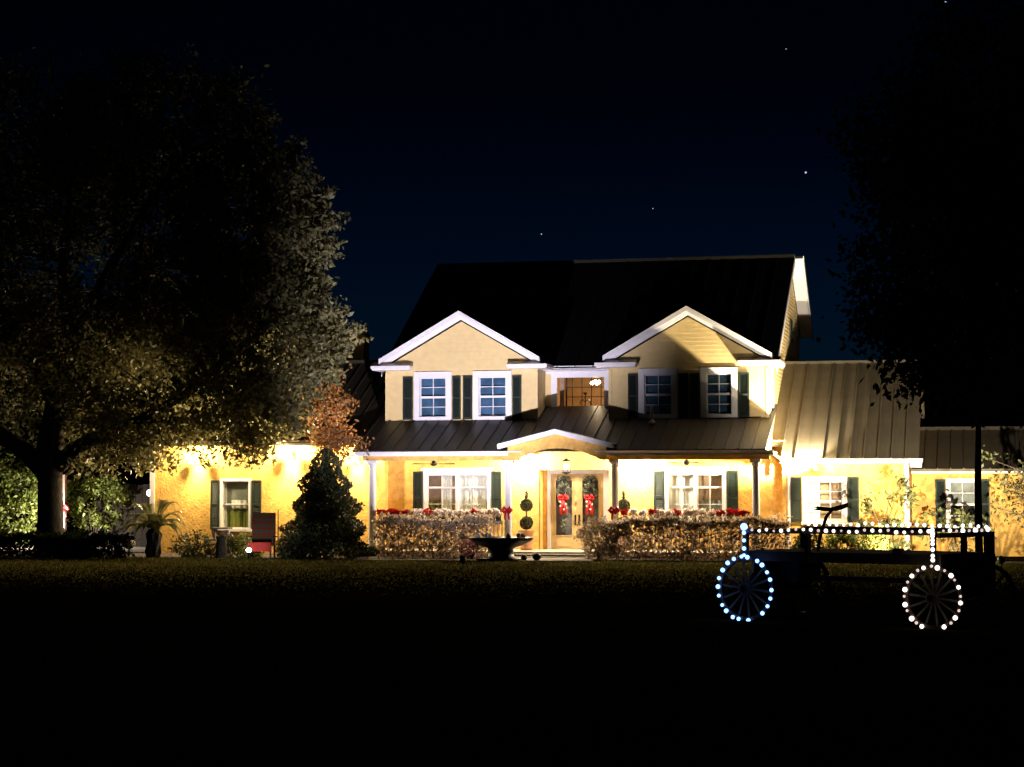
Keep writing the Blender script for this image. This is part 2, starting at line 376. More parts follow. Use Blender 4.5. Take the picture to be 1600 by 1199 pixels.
# --- ground floor walls
YB = 2.4
wl = MB()
hL = (-5.03+.13, -2.72-.13, 1.05+.08, 2.76-.13); hR = (2.99+.13, 4.99-.13, 1.05+.08, 2.76-.13)
wall_front(wl, -6.28, 6.85, .2, 3.7, YB, [hL, hR, (-1.13, 1.19, .2, 2.78)])
P(wl, 'porch_wall', STUCCO)
al = MB(); YD = 3.0
al.quad((-1.13, YB, .2), (-1.13, YB, 2.78), (-1.13, YD, 2.78), (-1.13, YD, .2)); al.quad((1.19, YB, .2), (1.19, YD, .2), (1.19, YD, 2.78), (1.19, YB, 2.78))
al.quad((-1.13, YB, 2.78), (1.19, YB, 2.78), (1.19, YD, 2.78), (-1.13, YD, 2.78)); al.quad((-1.13, YD, .2), (-.99, YD, .2), (-.99, YD, 2.78), (-1.13, YD, 2.78))
P(al, 'entry_alcove', STUCCO)
window(-5.03, -2.72, 1.05, 2.76, YB, 2, 1, 2, .13, back=TANBLIND, split=.72, panels=2, curtains_reflections=[(.22, .40, SHEER, 0, 1), (.52, .98, SHEER, 0, 1), (.0, .2, LEAF_LIME, .12, .42)])  # lime strip stands in for the lawn reflected in the lower panes
window(2.99, 4.99, 1.05, 2.76, YB, 2, 1, 2, .13, back=TANBLIND, split=.72, panels=2, curtains_reflections=[(.02, .5, SHEER, 0, 1), (.6, .98, GREYBLIND, 0, .45)])
for a, c in ((-5.37, -5.05), (-2.70, -2.38), (2.65, 2.97), (5.01, 5.36)): shutter(a, c, 1.02, 2.74, YB)
# fretwork headers above the porch windows
for a, c in ((-5.1, -2.65), (2.92, 5.06)):
    m_ = MB(); m_.box(a, c, YB-.09, YB-.004, 2.765, 2.86); P(m_, 'window_header', WHITE)
# porch floor, steps
pf = MB(); pf.box(-6.5, 6.8, -.35, YB, 0, .2); pf.box(-1.13, 1.19, YB+.002, YD+.2, 0, .2); P(pf, 'porch_floor', CONC)
# columns
for X in (-6.05, -1.60, 1.80, 6.17):
    c = MB(); c.box(X-.17, X+.17, -.17, .17, .2, .34); c.box(X-.16, X+.16, -.16, .16, 2.97, 3.06)
    c.lathe([(.135, .34), (.13, .42), (.118, .9), (.115, 2.6), (.105, 2.82), (.13, 2.86), (.115, 2.90), (.15, 2.97)], (X, 0, 0), 16)
    P(c, 'porch_column', WHITE)
# beams, soffit, fascia, gutters of the porch
for a, c in ((-6.35, -1.22), (1.42, 6.6)):
    m_ = MB(); m_.box(a, c, -.13, .13, 3.06, 3.27); P(m_, 'porch_beam', STUCCO)
    m_ = MB(); m_.box(a-.12, c+.05, -.44, YB-.01, 3.272, 3.30); P(m_, 'porch_ceiling', CEIL)
    m_ = MB(); m_.box(a-.15, c+.15, -.47, -.442, 3.19, 3.335); m_.prismx([(-.56, 3.33), (-.47, 3.25), (-.47, 3.33)], a-.15, c+.15); P(m_, 'fascia', WHITE)
m_ = MB(); m_.box(-1.25, 1.42, .3, YB-.01, 3.50, 3.53); P(m_, 'entry_ceiling', CEIL)
SL = .39
zp = lambda y: 3.335 + SL*(y+.47)
panel_roof(-6.55, 6.52, -.47, 3.335+.03, 3.42, zp(3.42)+.03, .42, .06, 'porch_roof', m=PROOF)
m_ = MB(); m_.prismx([(-.45, 3.2), (2.4, 3.2), (2.4, zp(2.4)-.05), (-.45, 3.30)], 6.40, 6.44); P(m_, 'porch_gable_end', SIDING); m_ = MB(); m_.prismx([(-.45, 3.2), (2.0, 3.2), (2.0, zp(2.0)-.05), (-.45, 3.30)], -6.45, -6.41); P(m_, 'porch_gable_end', SIDING)
# entry gable with its arch
EX, EA, ES = .06, 4.0, .25
arch = []
for i in range(17):
    t = i/16; x = -1.24 + t*2.66; arch.append((x, 3.07 + .34*(1-((x-.09)/1.33)**2)))
pts = [(-1.50, 3.07)] + arch + [(1.62, 3.07), (1.62, EA-.08-ES*(1.62-EX)), (EX, EA-.08), (-1.50, EA-.08-ES*(EX+1.50))]
gm = MB()
top = lambda x: EA-.085-ES*abs(x-EX)
X_ = sorted({-1.5, 1.62, EX, *[p[0] for p in arch]})
bot = lambda x: 3.07 if (x <= -1.24 or x >= 1.42) else 3.07 + .34*(1-((x-.09)/1.33)**2)
for a, c in zip(X_[:-1], X_[1:]):
    for y, fl in ((-.52, 0), (-.30, 1)):
        q = [(a, y, bot(a)), (c, y, bot(c)), (c, y, top(c)), (a, y, top(a))]; gm.quad(*(q if not fl else q[::-1]))
    gm.quad((a, -.52, bot(a)), (a, -.30, bot(a)), (c, -.30, bot(c)), (c, -.52, bot(c)))
for x in (-1.5, 1.62): gm.quad((x, -.52, 3.07), (x, -.30, 3.07), (x, -.30, top(x)), (x, -.52, top(x)))
P(gm, 'entry_gable', STUCCO)
er = MB()
for s in (-1, 1):
    x1 = EX + s*1.85; z1 = EA - ES*1.85
    er.add([(EX, -.80, EA), (x1, -.80, z1), (x1, 1.5, z1), (EX, 1.5, EA), (EX, -.80, EA-.05), (x1, -.80, z1-.05), (x1, 1.5, z1-.05), (EX, 1.5, EA-.05)],
           [(0, 1, 2, 3), (7, 6, 5, 4), (0, 4, 5, 1), (1, 5, 6, 2), (2, 6, 7, 3)])
ero = P(er, 'entry_roof', ROOF)
ef = MB()
for s in (-1, 1):
    x1 = EX + s*1.82; z1 = EA - ES*1.82
    for (y0, y1, dz0, dz1) in ((-.83, -.80, .0, .13), (-.79, -.53, .055, .15)):
        ef.add([(EX, y0, EA-dz0), (x1, y0, z1-dz0), (x1, y0, z1-dz1), (EX, y0, EA-dz1), (EX, y1, EA-dz0), (x1, y1, z1-dz0), (x1, y1, z1-dz1), (EX, y1, EA-dz1)],
               [(0, 1, 2, 3), (4, 7, 6, 5), (0, 4, 5, 1), (3, 2, 6, 7), (1, 5, 6, 2)])
P(ef, 'entry_rake_board', WHITE)
# steps
st = thing('entry_steps', 'two broad brick and concrete steps up to the front door', 'steps', (.1, -1, 0))
for i, (y0, z1) in enumerate(((-1.3, .07), (-.85, .14))):
    m_ = MB(); m_.box(-1.45, 1.55, y0, -.36, z1-.07 if i else 0, z1-.025); m_.build('riser', BRICK, st)
    m_ = MB(); m_.box(-1.5, 1.6, y0-.03, -.36, z1-.024, z1); m_.build('tread', CONC, st)
# railings
for a, c in ((-5.9, -1.78), (1.96, 6.02)):
    m_ = MB(); m_.box(a, c, -.06, .06, 1.08, 1.149); m_.box(a, c, -.03, .03, .30, .36); k = a+.1
    while k < c: m_.box(k-.018, k+.018, -.018, .018, .36, 1.08); k += .125
    P(m_, 'porch_railing', WHITE)

# --- double front door
dm = MB(); dm.box(-.97, -.86, YD-.06, YD+.05, .2, 2.72); dm.box(.90, 1.19, YD-.06, YD+.05, .2, 2.72); dm.box(-.97, 1.19, YD-.065, YD+.05, 2.66, 2.779)
P(dm, 'door_frame', WHITE)
def door(x0, x1, hand):
    c = MB(); g0, g1, u, v = x0+.14, x1-.14, .62, 2.48
    y0, y1 = YD, YD+.05
    c.box(x0, g0, y0, y1, .21, 2.655); c.box(g1, x1, y0, y1, .21, 2.655); c.box(g0, g1, y0, y1, .21, u); c.box(g0, g1, y0, y1, v, 2.655)
    dd = P(c, 'front_door', DOORM)
    k = MB(); k.box(g0+.02, g1-.02, y0-.014, y0-.001, .28, .55); k.build('lower_panel', DOORM, dd)
    k = MB(); k.box(g0, g0+.03, y0-.02, y0-.001, u, v); k.box(g1-.03, g1, y0-.02, y0-.001, u, v); k.box(g0+.03, g1-.03, y0-.02, y0-.001, u, u+.03); k.box(g0+.03, g1-.03, y0-.02, y0-.001, v-.03, v); k.build('glass_bead', DOORM, dd)
    k = MB(); k.quad((g0, y0+.02, u), (g1, y0+.02, u), (g1, y0+.02, v), (g0, y0+.02, v)); k.build('pane', GLASS, dd)
    # leaded scrollwork behind the glass
    k = MB(); xc = (g0+g1)/2
    for t in range(9):
        z = u + .1 + t*.2; k.tube([(xc+.10*math.sin(a), y0+.03, z+.1*math.cos(a)) for a in np.linspace(0, 6.0, 9)], .008, 5)
    k.build('leaded_scroll', GREY, dd)
    k = MB(); k.quad((g0-.02, y0+.3, u-.05), (g1+.02, y0+.3, u-.05), (g1+.02, y0+.3, v+.05), (g0-.02, y0+.3, v+.05)); k.build('sheer_curtain', mat('mauve_sheer', (.34, .29, .29), .9, var=.3, scale=5), dd)
    hx = x1-.06 if hand > 0 else x0+.06
    k = MB(); k.box(hx-.025, hx+.025, y0-.015, y0-.001, .98, 1.32); k.ball((hx, y0-.06, 1.08), .035); k.tube([(hx, y0-.02, 1.08), (hx, y0-.06, 1.08)], .012, 6); k.build('handle', BLACKM, dd)
door(-.86, .018, 1); door(.022, .90, -1)
bk = MB(); bk.quad((-1.2, YD+.6, .2), (1.3, YD+.6, .2), (1.3, YD+.6, 2.8), (-1.2, YD+.6, 2.8)); P(bk, 'hall_wall', WARMWALL)

# --- upper storey
LAP = .135
def dormer(xc, half, winspec, shut):
    x0, x1 = xc-half, xc+half; Y = 2.2
    holes = []
    for (a, c) in winspec: holes.append(window(a, c, 4.42, 6.02, Y, 2, 2, 2, .19, back=BLUEBLIND, sill=False, lap=.024))
    m_ = MB(); wall_front(m_, x0, x1, 4.2, 6.2, Y, holes, LAP)
    gable_front(m_, xc, half-.02, 6.2, .573, Y, LAP)
    P(m_, 'dormer_wall', SIDING)
    for s in (0, 1):
        X = (x0, x1)[s]; m_ = MB(); m_.box(X-.001 if s else X, X if s else X+.001, Y, 3.42, 4.2, 6.1); P(m_, 'dormer_side_wall', SIDING)
        m_ = MB(); m_.box(X-.10 if s else X, X if s else X+.10, Y-.045, Y-.024, 4.35, 6.0); P(m_, 'corner_board', SIDING)
    for (a, c) in shut: shutter(a, c, 4.44, 5.86, Y-.02)
    # roof
    for s in (-1, 1):
        e = half+.13; zt = 7.98; xe = xc+s*e; ze = zt - .573*e; yb = 6.6
        q = MB(); q.add([(xc, 1.83, zt), (xe, 1.83, ze), (xe, yb, ze), (xc, yb, zt), (xc, 1.83, zt-.06), (xe, 1.83, ze-.06), (xe, yb, ze-.06), (xc, yb, zt-.06)],
              [(0, 1, 2, 3), (7, 6, 5, 4), (0, 4, 5, 1), (1, 5, 6, 2), (2, 6, 7, 3)]); P(q, 'dormer_roof', ROOF)
        q = MB()
        for (y0, y1, t0, t1) in ((1.80, 1.83, -.01, .15), (1.845, 2.17, .062, .10), (2.09, 2.16, .10, .26)):
            q.add([(xc, y0, zt-t0), (xe, y0, ze-t0), (xe, y0, ze-t1), (xc, y0, zt-t1), (xc, y1, zt-t0), (xe, y1, ze-t0), (xe, y1, ze-t1), (xc, y1, zt-t1)],
                  [(0, 1, 2, 3), (4, 7, 6, 5), (0, 4, 5, 1), (3, 2, 6, 7), (1, 5, 6, 2)])
        P(q, 'rake_board', WHITE)
        # boxed eave return with a dark metal cap, running back along the dormer side
        xi = xc + s*(half-.92); xo = xc + s*(half+.36); a, c = min(xi, xo), max(xi, xo)
        q = MB(); q.box(a, c, 1.80, 2.175, 6.07, 6.12); q.box(a-.03, c+.03, 1.76, 2.174, 6.121, 6.21)
        xs_ = xc + s*half; a2, c2 = min(xs_, xo), max(xs_, xo); q.box(a2, c2, 2.176, 3.5, 6.07, 6.12); q.box(a2 if s < 0 else a2+.002, c2+.03 if s > 0 else c2-.002, 2.176, 3.5, 6.121, 6.209)
        if s < 0: q.box(a2-.03, a2-.001, 2.176, 3.5, 6.121, 6.209)
        P(q, 'eave_return', WHITE)
        q = MB(); q.add([(a-.03, 1.76, 6.212), (c+.03, 1.76, 6.212), (c+.03, 2.17, 6.36), (a-.03, 2.17, 6.36), (a-.03, 2.17, 6.212), (c+.03, 2.17, 6.212)], [(0, 1, 2, 3), (0, 3, 4), (1, 5, 2), (0, 4, 5, 1)]); P(q, 'return_cap', ROOF)
dormer(-3.70, 2.58, [(-5.29, -4.02), (-3.28, -1.99)], [(-5.66, -5.33), (-3.98, -3.70), (-3.62, -3.31), (-1.96, -1.66)])
dormer(3.80, 2.58, [(2.20, 3.46), (4.20, 5.38)], [(1.86, 2.17), (3.49, 3.81), (3.87, 4.18), (5.42, 5.76)])
# centre wall with the lit window
cw = MB(); wall_front(cw, -1.12, 1.22, 4.5, 6.2, 3.4, [(-.72, .86, 4.86, 5.84)], LAP); P(cw, 'upper_wall', SIDING)
def center_window():
    c = MB(); yf = 3.33; c.box(-.92, -.72, yf, 3.42, 4.80, 6.02); c.box(.86, 1.06, yf, 3.42, 4.80, 6.02); c.box(-.72, .86, yf, 3.42, 5.84, 6.02)
    win = P(c, 'window', WHITE)
    mu = MB(); 
    for xx in (-.22, .1, .42, .74): mu.box(xx-.012, xx+.012, 3.43, 3.45, 4.86, 5.84)
    for zz in (5.2, 5.52): mu.box(-.42, .86, 3.432, 3.448, zz-.012, zz+.012)
    mu.box(-.45, -.40, 3.43, 3.46, 4.86, 5.84); mu.build('muntin', DARKIN, win)
    xs = [-.40, -.22, .1, .42, .74, .86]; zs = [4.86, 5.2, 5.52, 5.84]
    for a, c_ in zip(xs[:-1], xs[1:]):
        for u, v in zip(zs[:-1], zs[1:]):
            p = MB(); p.quad((a, 3.44, u), (c_, 3.44, u), (c_, 3.44, v), (a, 3.44, v)); p.build('pane', GLASS, win)
    q = MB(); q.quad((-.66, 3.5, 4.86), (-.52, 3.53, 4.86), (-.52, 3.53, 5.84), (-.66, 3.5, 5.84)); q.build('curtain_or_reflection', TANBLIND, win)
    r = MB(); x0, x1, y0, y1, z0, z1 = -1.0, 1.15, 3.56, 6.0, 4.4, 6.0
    r.quad((x0, y1, z0), (x1, y1, z0), (x1, y1, z1), (x0, y1, z1)); r.quad((x0, y0, z0), (x0, y1, z0), (x0, y1, z1), (x0, y0, z1)); r.quad((x1, y0, z0), (x1, y0, z1), (x1, y1, z1), (x1, y1, z0))
    r.quad((x0, y0, z0), (x1, y0, z0), (x1, y1, z0), (x0, y1, z0)); r.quad((x0, y0, z1), (x0, y1, z1), (x1, y1, z1), (x1, y0, z1)); P(r, 'landing_room', WARMWALL)
center_window()
cf = MB(); cf.box(-1.1, 1.2, 2.92, 3.39, 6.05, 6.10); cf.box(-1.1, 1.2, 2.9, 2.95, 6.101, 6.20); cf.box(-1.1, 1.2, 3.34, 3.39, 5.96, 6.05); P(cf, 'cornice', WHITE)
# main roof: front slope (dark), back slope
EY, EZ, RY, RZ = 2.92, 6.16, 10.0, 10.46
BZ = RZ - (14.1-RY)*(RZ-EZ)/(RY-EY)
panel_roof(-6.62, 6.55, EY, EZ, RY, RZ, .61, .08, 'main_roof', m=SHING)
rb_ = MB(); rb_.prismx([(RY+.001, RZ-.08), (14.1, BZ-.08), (14.1, BZ), (RY+.001, RZ)], -6.62, 6.85); P(rb_, 'main_roof_back', SHING)
rc = MB(); rc.prismx([(RY-.16, RZ-.04), (RY+.16, RZ-.04), (RY+.05, RZ+.075), (RY-.05, RZ+.075)], -6.63, 6.57); P(rc, 'ridge_cap', ROOFC)
# right gable wall and rake
msl = (RZ-EZ)/(RY-EY); ztop = lambda y: EZ - .08 + msl*(y-EY) if y < RY else RZ-.08-msl*(y-RY)
for X, s in ((6.38, 1), (-6.28, -1)):
    gw = MB(); ys = [2.2, 3.4] + list(np.arange(4.2, 13.6, .8)) + [RY, 13.6]; ys = sorted(set(float(y) for y in ys))
    z = 2.6
    ztop2 = lambda y: min(6.12, 6.12) if y <= 3.0 else ztop(y)
    while z < 10.4:                                  # lap siding rows clipped under the roof
        v = z+LAP
        yl = 2.2 if v < 6.1 else EY + (v+.08-EZ)/msl; yr = 13.6 if v < ztop(13.6) else RY + (RZ-.08-v)/msl
        if yr - yl < .05: break
        q = [(X+s*.022, yl, z), (X+s*.022, yr, z), (X, yr, v), (X, yl, v)]
        gw.quad(*(q if s > 0 else q[::-1])); gw.quad((X, yl, z), (X, yr, z), (X+s*.022, yr, z), (X+s*.022, yl, z)); z = v
    P(gw, 'gable_end_wall', SIDING)
    rk = MB()
    for (ya, za, yb, zb) in ((EY, EZ, RY, RZ), (RY, RZ, 14.1, BZ)):
        xo = -6.62 if s < 0 else (6.55 if ya < RY else 6.85)
        for (xa, xb, t0, t1) in ((xo, xo+s*.03, -.0, .24), (X+s*.03, xo-s*.001, .085, .11)):
            a, c = min(xa, xb), max(xa, xb); rk.prismx([(ya, za-t1), (yb, zb-t1), (yb, zb-t0), (ya, za-t0)], a, c)
    P(rk, 'gable_rake_board', WHITE)
sw = MB(); sw.box(6.402, 6.45, 2.42, 3.02, 4.75, 4.83); sw.box(6.402, 6.45, 2.42, 3.02, 6.0, 6.07); sw.box(6.402, 6.45, 2.42, 2.50, 4.83, 6.0); sw.box(6.402, 6.45, 2.94, 3.02, 4.83, 6.0); sw.box(6.402, 6.44, 2.5, 2.94, 5.38, 5.44)
swo = P(sw, 'window', WHITE)
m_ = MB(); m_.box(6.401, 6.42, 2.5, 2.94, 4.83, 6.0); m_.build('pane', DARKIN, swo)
av = MB(); av.box(6.402, 6.44, 9.5, 10.3, 7.4, 8.2); P(av, 'attic_vent', SHUT)
# roof vent pipe on the porch roof
vp = MB(); vp.lathe([(.13, 4.24), (.11, 4.30), (.05, 4.36), (.045, 4.80)], (2.72, 1.6, 0), 12); P(vp, 'vent_pipe', CONC)

# --- right wing
YR = 2.0
rw = MB(); o1 = window(7.42, 8.80, 1.10, 2.54, YR, 3, 2, 2, .15, back=TANBLIND, split=.48, curtains_reflections=[(0, .33, SHEER, 0, 1)])
wall_front(rw, 6.80, 10.68, 0, 3.1, YR, [o1]); P(rw, 'right_wing_wall', STUCCO)
m_ = MB(); m_.box(10.675, 10.68, YR, 12, 0, 3.0); P(m_, 'right_wing_side_wall', STUCCO)
m_ = MB(); m_.box(6.795, 6.8, YR, 2.4, 0, 3.2); P(m_, 'right_wing_side_wall', STUCCO)
for a, c in ((7.06, 7.39), (8.83, 9.17)): shutter(a, c, 1.12, 2.53, YR)
m_ = MB(); m_.box(10.56, 10.70, YR-.04, YR-.002, 0, 2.95); P(m_, 'corner_board', WHITE)
m_ = MB(); m_.box(6.78, 11.12, YR-.50, YR-.47, 2.95, 3.09); m_.prismx([(YR-.59, 3.08), (YR-.50, 3.0), (YR-.50, 3.08)], 6.78, 11.14); m_.box(6.82, 11.1, YR-.469, YR-.005, 2.98, 3.0); m_.box(10.75, 11.1, YR-.46, YR-.1, 2.82, 2.94); P(m_, 'fascia', WHITE)
panel_roof(6.80, 11.02, YR-.52, 3.105, YR+5.5, 6.48, .42, .08, 'right_wing_roof', back=(YR+11.2, 3.2), m=WROOF)
m_ = MB(); zr = lambda y: 3.105 + (y-YR+.52)*(6.48-3.105)/6.02; m_.prismx([(2.25, zr(2.25)-.05), (7.5, zr(7.5)-.05), (7.5, zr(7.5)+.03), (2.25, zr(2.25)+.03)], 6.40, 6.80); P(m_, 'roof_flashing', WROOF)
m_ = MB(); m_.prismx([(YR+5.36, 6.44), (YR+5.64, 6.44), (YR+5.55, 6.54), (YR+5.45, 6.54)], 6.4, 11.02); P(m_, 'ridge_cap', ROOFC)
m_ = MB(); m_.tube([(7.0, YR-.05, 2.96), (7.0, YR-.05, .05)], .04, 8); m_.tube([(6.72, -.42, 3.22), (6.84, .6, 3.1), (6.96, YR-.12, 2.98)], .045, 8); P(m_, 'downspout', WHITE)
m_ = MB(); m_.prismx([(YR, 3.0), (YR+11, 3.0), (YR+5.5, 6.40)], 10.674, 10.679); P(m_, 'right_wing_gable_wall', STUCCO)
# --- far right wing
fr = MB(); o2 = window(11.79, 12.81, .86, 2.50, 5.0, 2, 2, 2, .10, back=GREYBLIND, curtains_reflections=[(0, 1, DARKIN, 0, .48)])
wall_front(fr, 10.70, 17.0, 0, 2.8, 5.0, [o2]); P(fr, 'far_wing_wall', STUCCO)
for a, c in ((11.45, 11.77), (12.83, 13.15)): shutter(a, c, .88, 2.47, 5.0)
m_ = MB(); m_.box(10.7, 17.3, 4.52, 4.55, 2.66, 2.79); m_.box(10.7, 17.3, 4.551, 4.99, 2.69, 2.71); P(m_, 'fascia', WHITE)
panel_roof(10.7, 17.3, 4.5, 2.80, 9.0, 4.22, .42, .08, 'far_wing_roof', back=(13.5, 2.8), m=WROOF)
m_ = MB(); m_.prismx([(8.84, 4.19), (9.16, 4.19), (9.06, 4.31), (8.94, 4.31)], 10.7, 17.3); P(m_, 'ridge_cap', ROOFC)
# --- left wing
YL = 2.0
lw = MB(); o3 = window(-12.0, -10.88, .80, 2.52, YL, 1, 1, 1, .09, back=GREYBLIND, split=.5, curtains_reflections=[(0, .12, SHEER, 0, 1), (.1, 1, LEAF_LIME, 0, .38), (.3, .9, SHEER, .42, .6)])  # lime panel imitates the lit lawn mirrored in the glass
wall_front(lw, -14.5, -6.25, 0, 3.7, YL, [o3]); P(lw, 'left_wing_wall', STUCCO)
m_ = MB(); m_.quad((-6.25, YL, 0), (-6.25, 2.42, 0), (-6.25, 2.42, 3.7), (-6.25, YL, 3.7)); m_.quad((-14.5, YL, 0), (-14.5, YL, 3.7), (-14.5, 12, 3.7), (-14.5, 12, 0)); P(m_, 'left_wing_side_wall', STUCCO)
for a, c in ((-12.32, -12.02), (-10.86, -10.52)): shutter(a, c, .82, 2.46, YL)
m_ = MB(); m_.box(-14.52, -14.36, YL-.03, YL-.003, 0, 3.6); P(m_, 'corner_board', WHITE)
m_ = MB(); m_.box(-14.95, -6.45, 1.34, 1.37, 3.60, 3.74); m_.box(-14.95, -6.45, 1.371, 1.99, 3.63, 3.65); P(m_, 'fascia', WHITE)
panel_roof(-14.95, -6.45, 1.32, 3.76, 7.0, 6.7, .42, .08, 'left_wing_roof', back=(12.6, 3.8))
m_ = MB(); m_.prismx([(6.84, 6.67), (7.16, 6.67), (7.06, 6.79), (6.94, 6.79)], -14.95, -6.3); P(m_, 'ridge_cap', ROOFC)
ch = MB(); ch.box(-9.85, -9.08, 8.7, 9.4, 5.2, 7.75); ch.box(-9.93, -9.0, 8.62, 9.48, 7.75, 7.85); ch.box(-9.85, -9.08, 8.7, 9.4, 7.852, 8.02); P(ch, 'chimney', SIDING)

# ------------------------------------------------------------------ fixtures and their light
WARM = (1, .77, .43); WARM2 = (1, .86, .64)
def eave_flood(x, y, z, label, power, aimz=2.2, power_mul=1):
    t = thing('eave_floodlight', label, 'floodlight', (x, y, z), 0, 'floodlights under the eaves')
    k = MB(); k.box(x-.06, x+.06, y+.02, y+.06, z+.06, z+.18); k.tube([(x-.02, y+.02, z+.12), (x-.11, y-.05, z+.06)], .015, 6); k.tube([(x+.02, y+.02, z+.12), (x+.11, y-.05, z+.06)], .015, 6); k.build('bracket', GREY, t)
    for s in (-1, 1):
        k = MB(); k.lathe([(.035, .07), (.06, .03), (.065, -.02)], (x+s*.13, y-.06, z+.03), 12); k.build('lamp_housing', GREY, t)
        k = MB(); k.ball((x+s*.13, y-.06, z-.0), .058); k.build('bulb', LAMPW, t, smooth=True)
    light('POINT', 'floodlight_glow', (x, y-.22, z+.17), power, WARM, t, .06)
    return t
f1 = eave_flood(-12.75, 1.60, 3.08, 'lit floodlight under left wing eave, farthest left, behind oak leaves', 620)
f2 = eave_flood(-9.45, 1.60, 3.22, 'lit floodlight under left wing eave above the conical tree', 950)
light('SPOT', 'added_upper_beam', (-12.75, 1.2, 3.15), 1700, WARM, f1, .05, (-13.8, -4, 4.6), 105, .8)  # extra beam added to light the oak crown, no lamp head modelled
light('SPOT', 'added_upper_beam', (-9.45, 1.2, 3.3), 2000, WARM, f2, .05, (-9.6, -4, 5.6), 110, .8)  # second added beam, for the house side of the oak crown
eave_flood(-7.15, 1.62, 3.05, 'lit floodlight at the inner corner of left wing beside the porch', 600)
rf = eave_flood(7.78, 1.14, 2.78, 'lit floodlight under right wing eave above the window', 900)
light('SPOT', 'added_upper_beam', (7.68, .86, 2.97), 7000, (1, .86, .60), rf, .03, (5.6, 3.2, 6.6), 140, .4)  # assumed extra beam, added to light the gable wall and right dormer

pn = thing('pendant_lantern', 'glowing lantern hanging on a chain in the arched entry', 'lantern', (.08, .9, 2.7))
k = MB(); k.tube([(.08, .9, 3.5), (.08, .9, 3.12)], .008, 6); k.build('chain', BLACKM, pn)
k = MB(); k.lathe([(.02, 3.13), (.15, 3.05), (.16, 3.03)], (.08, .9, 0), 6); k.lathe([(.13, 2.70), (.15, 2.68), (.02, 2.62)], (.08, .9, 0), 6)
for i in range(6):
    a = i*math.pi/3; k.tube([(.08+.15*math.cos(a), .9+.15*math.sin(a), 3.03), (.08+.13*math.cos(a), .9+.13*math.sin(a), 2.7)], .008, 5)
k.build('lantern_frame', BLACKM, pn)
k = MB(); k.ball((.08, .9, 2.87), .085); k.build('bulb', LAMPW, pn, smooth=True)
light('POINT', 'lantern_glow', (.08, .9, 2.86), 300, WARM2, pn, .09)
for x, lab in ((-1.60, 'assumed round lit ceiling light over the left porch bay near the entry'), (2.15, 'assumed round lit ceiling light over the right porch bay near the entry')):  # unseen ceiling lights assumed from the bright walls near the entry
    t = thing('assumed_ceiling_light', lab, 'ceiling light', (x, 1.85, 3.2))
    k = MB(); k.lathe([(.17, 3.271), (.17, 3.24), (.15, 3.225)], (x, 1.85, 0), 20); k.build('trim_ring', WHITE, t)
    k = MB(); k.lathe([(.145, 3.226), (.12, 3.19), (.05, 3.175)], (x, 1.85, 0), 20); k.build('diffuser', LAMPW, t, smooth=True)
    light('POINT', 'ceiling_glow', (x, 1.85, 3.08), 720 if x < 0 else 950, WARM2, t, .1)
def fan(x, y, lab, rot):
    t = thing('ceiling_fan', lab, 'ceiling fan', (x, y, 2.9), rot)
    k = MB(); k.tube([(0, 0, .37), (0, 0, .14)], .018, 8); k.lathe([(.05, .36), (.03, .30)], (0, 0, 0), 12); k.build('downrod', BLACKM, t, local=True)
    k = MB(); k.lathe([(.03, .17), (.10, .13), (.11, .05), (.05, .0)], (0, 0, 0), 14); k.build('motor', BLACKM, t, local=True)
    for i in range(4):
        a = i*math.pi/2; ca, sa = math.cos(a), math.sin(a); k = MB(); q = []
        for (r, w_, z) in ((.1, -.03, .07), (.1, .03, .07), (.68, .075, .05), (.68, -.075, .08)): q.append((r*ca - w_*sa, r*sa + w_*ca, z))
        k.add(q + [(p[0], p[1], p[2]+.01) for p in q], [(0, 1, 2, 3), (7, 6, 5, 4), (0, 4, 5, 1), (1, 5, 6, 2), (2, 6, 7, 3), (3, 7, 4, 0)]); k.build('blade', WOODD, t, local=True)
fan(-4.3, 1.0, 'dark four blade ceiling fan above the left porch window', .2); fan(3.9, 1.0, 'dark four blade ceiling fan above the right porch window', .75)
# assumed yard floods for the upper storey and right wing, plus the garden spotlight
def ground_flood(x, y, z, label, aim, power, col, size, blend, name='assumed_floodlight', cat='floodlight', lens=LAMPC, sc=1.):
    t = thing(name, label, cat, (x, y, 0))
    d = (Vector(aim) - Vector((x, y, z))).normalized()
    k = MB(); k.tube([(x, y, 0), (x, y, z-.03)], .02*sc, 8); k.lathe([(.06*sc, 0), (.05*sc, .03)], (x, y, 0), 10); k.build('stake', BLACKM, t)
    k = MB(); p = Vector((x, y, z)); k.tube([p - d*.12*sc, p - d*.06*sc, p + d*.06*sc], [.05*sc, .085*sc, .10*sc], 12); k.build('lamp_housing', BLACKM, t)
    k = MB(); k.tube([p + d*.062*sc, p + d*.068*sc], .09*sc, 12); k.build('lens', lens, t)
    light('SPOT', 'flood_beam', p + d*.13, power, col, t, .035, aim, size, blend); return t
ground_flood(-.35, -10.6, .28, 'assumed black yard floodlight on the lawn aimed up at the left dormer', (-4.3, 2.2, 8.9), 14500, (.90, .84, 1.0), 64, 1.0)  # unseen lamp assumed from the light and shadow on the dormers
ground_flood(10.8, -2.6, .3, 'black garden spotlight among plants at right wing corner', (10.2, 2.0, 1.9), 2600, (1, .80, .46), 95, .4, 'garden_spotlight', 'spotlight')
ground_flood(13.3, -8.5, .3, 'assumed black yard floodlight added on the lawn behind the wagon to light the right wing', (11.2, 4.0, 5.6), 17000, (1, .86, .66), 60, .9)  # assumed lamp, added to light the wing roof and walls
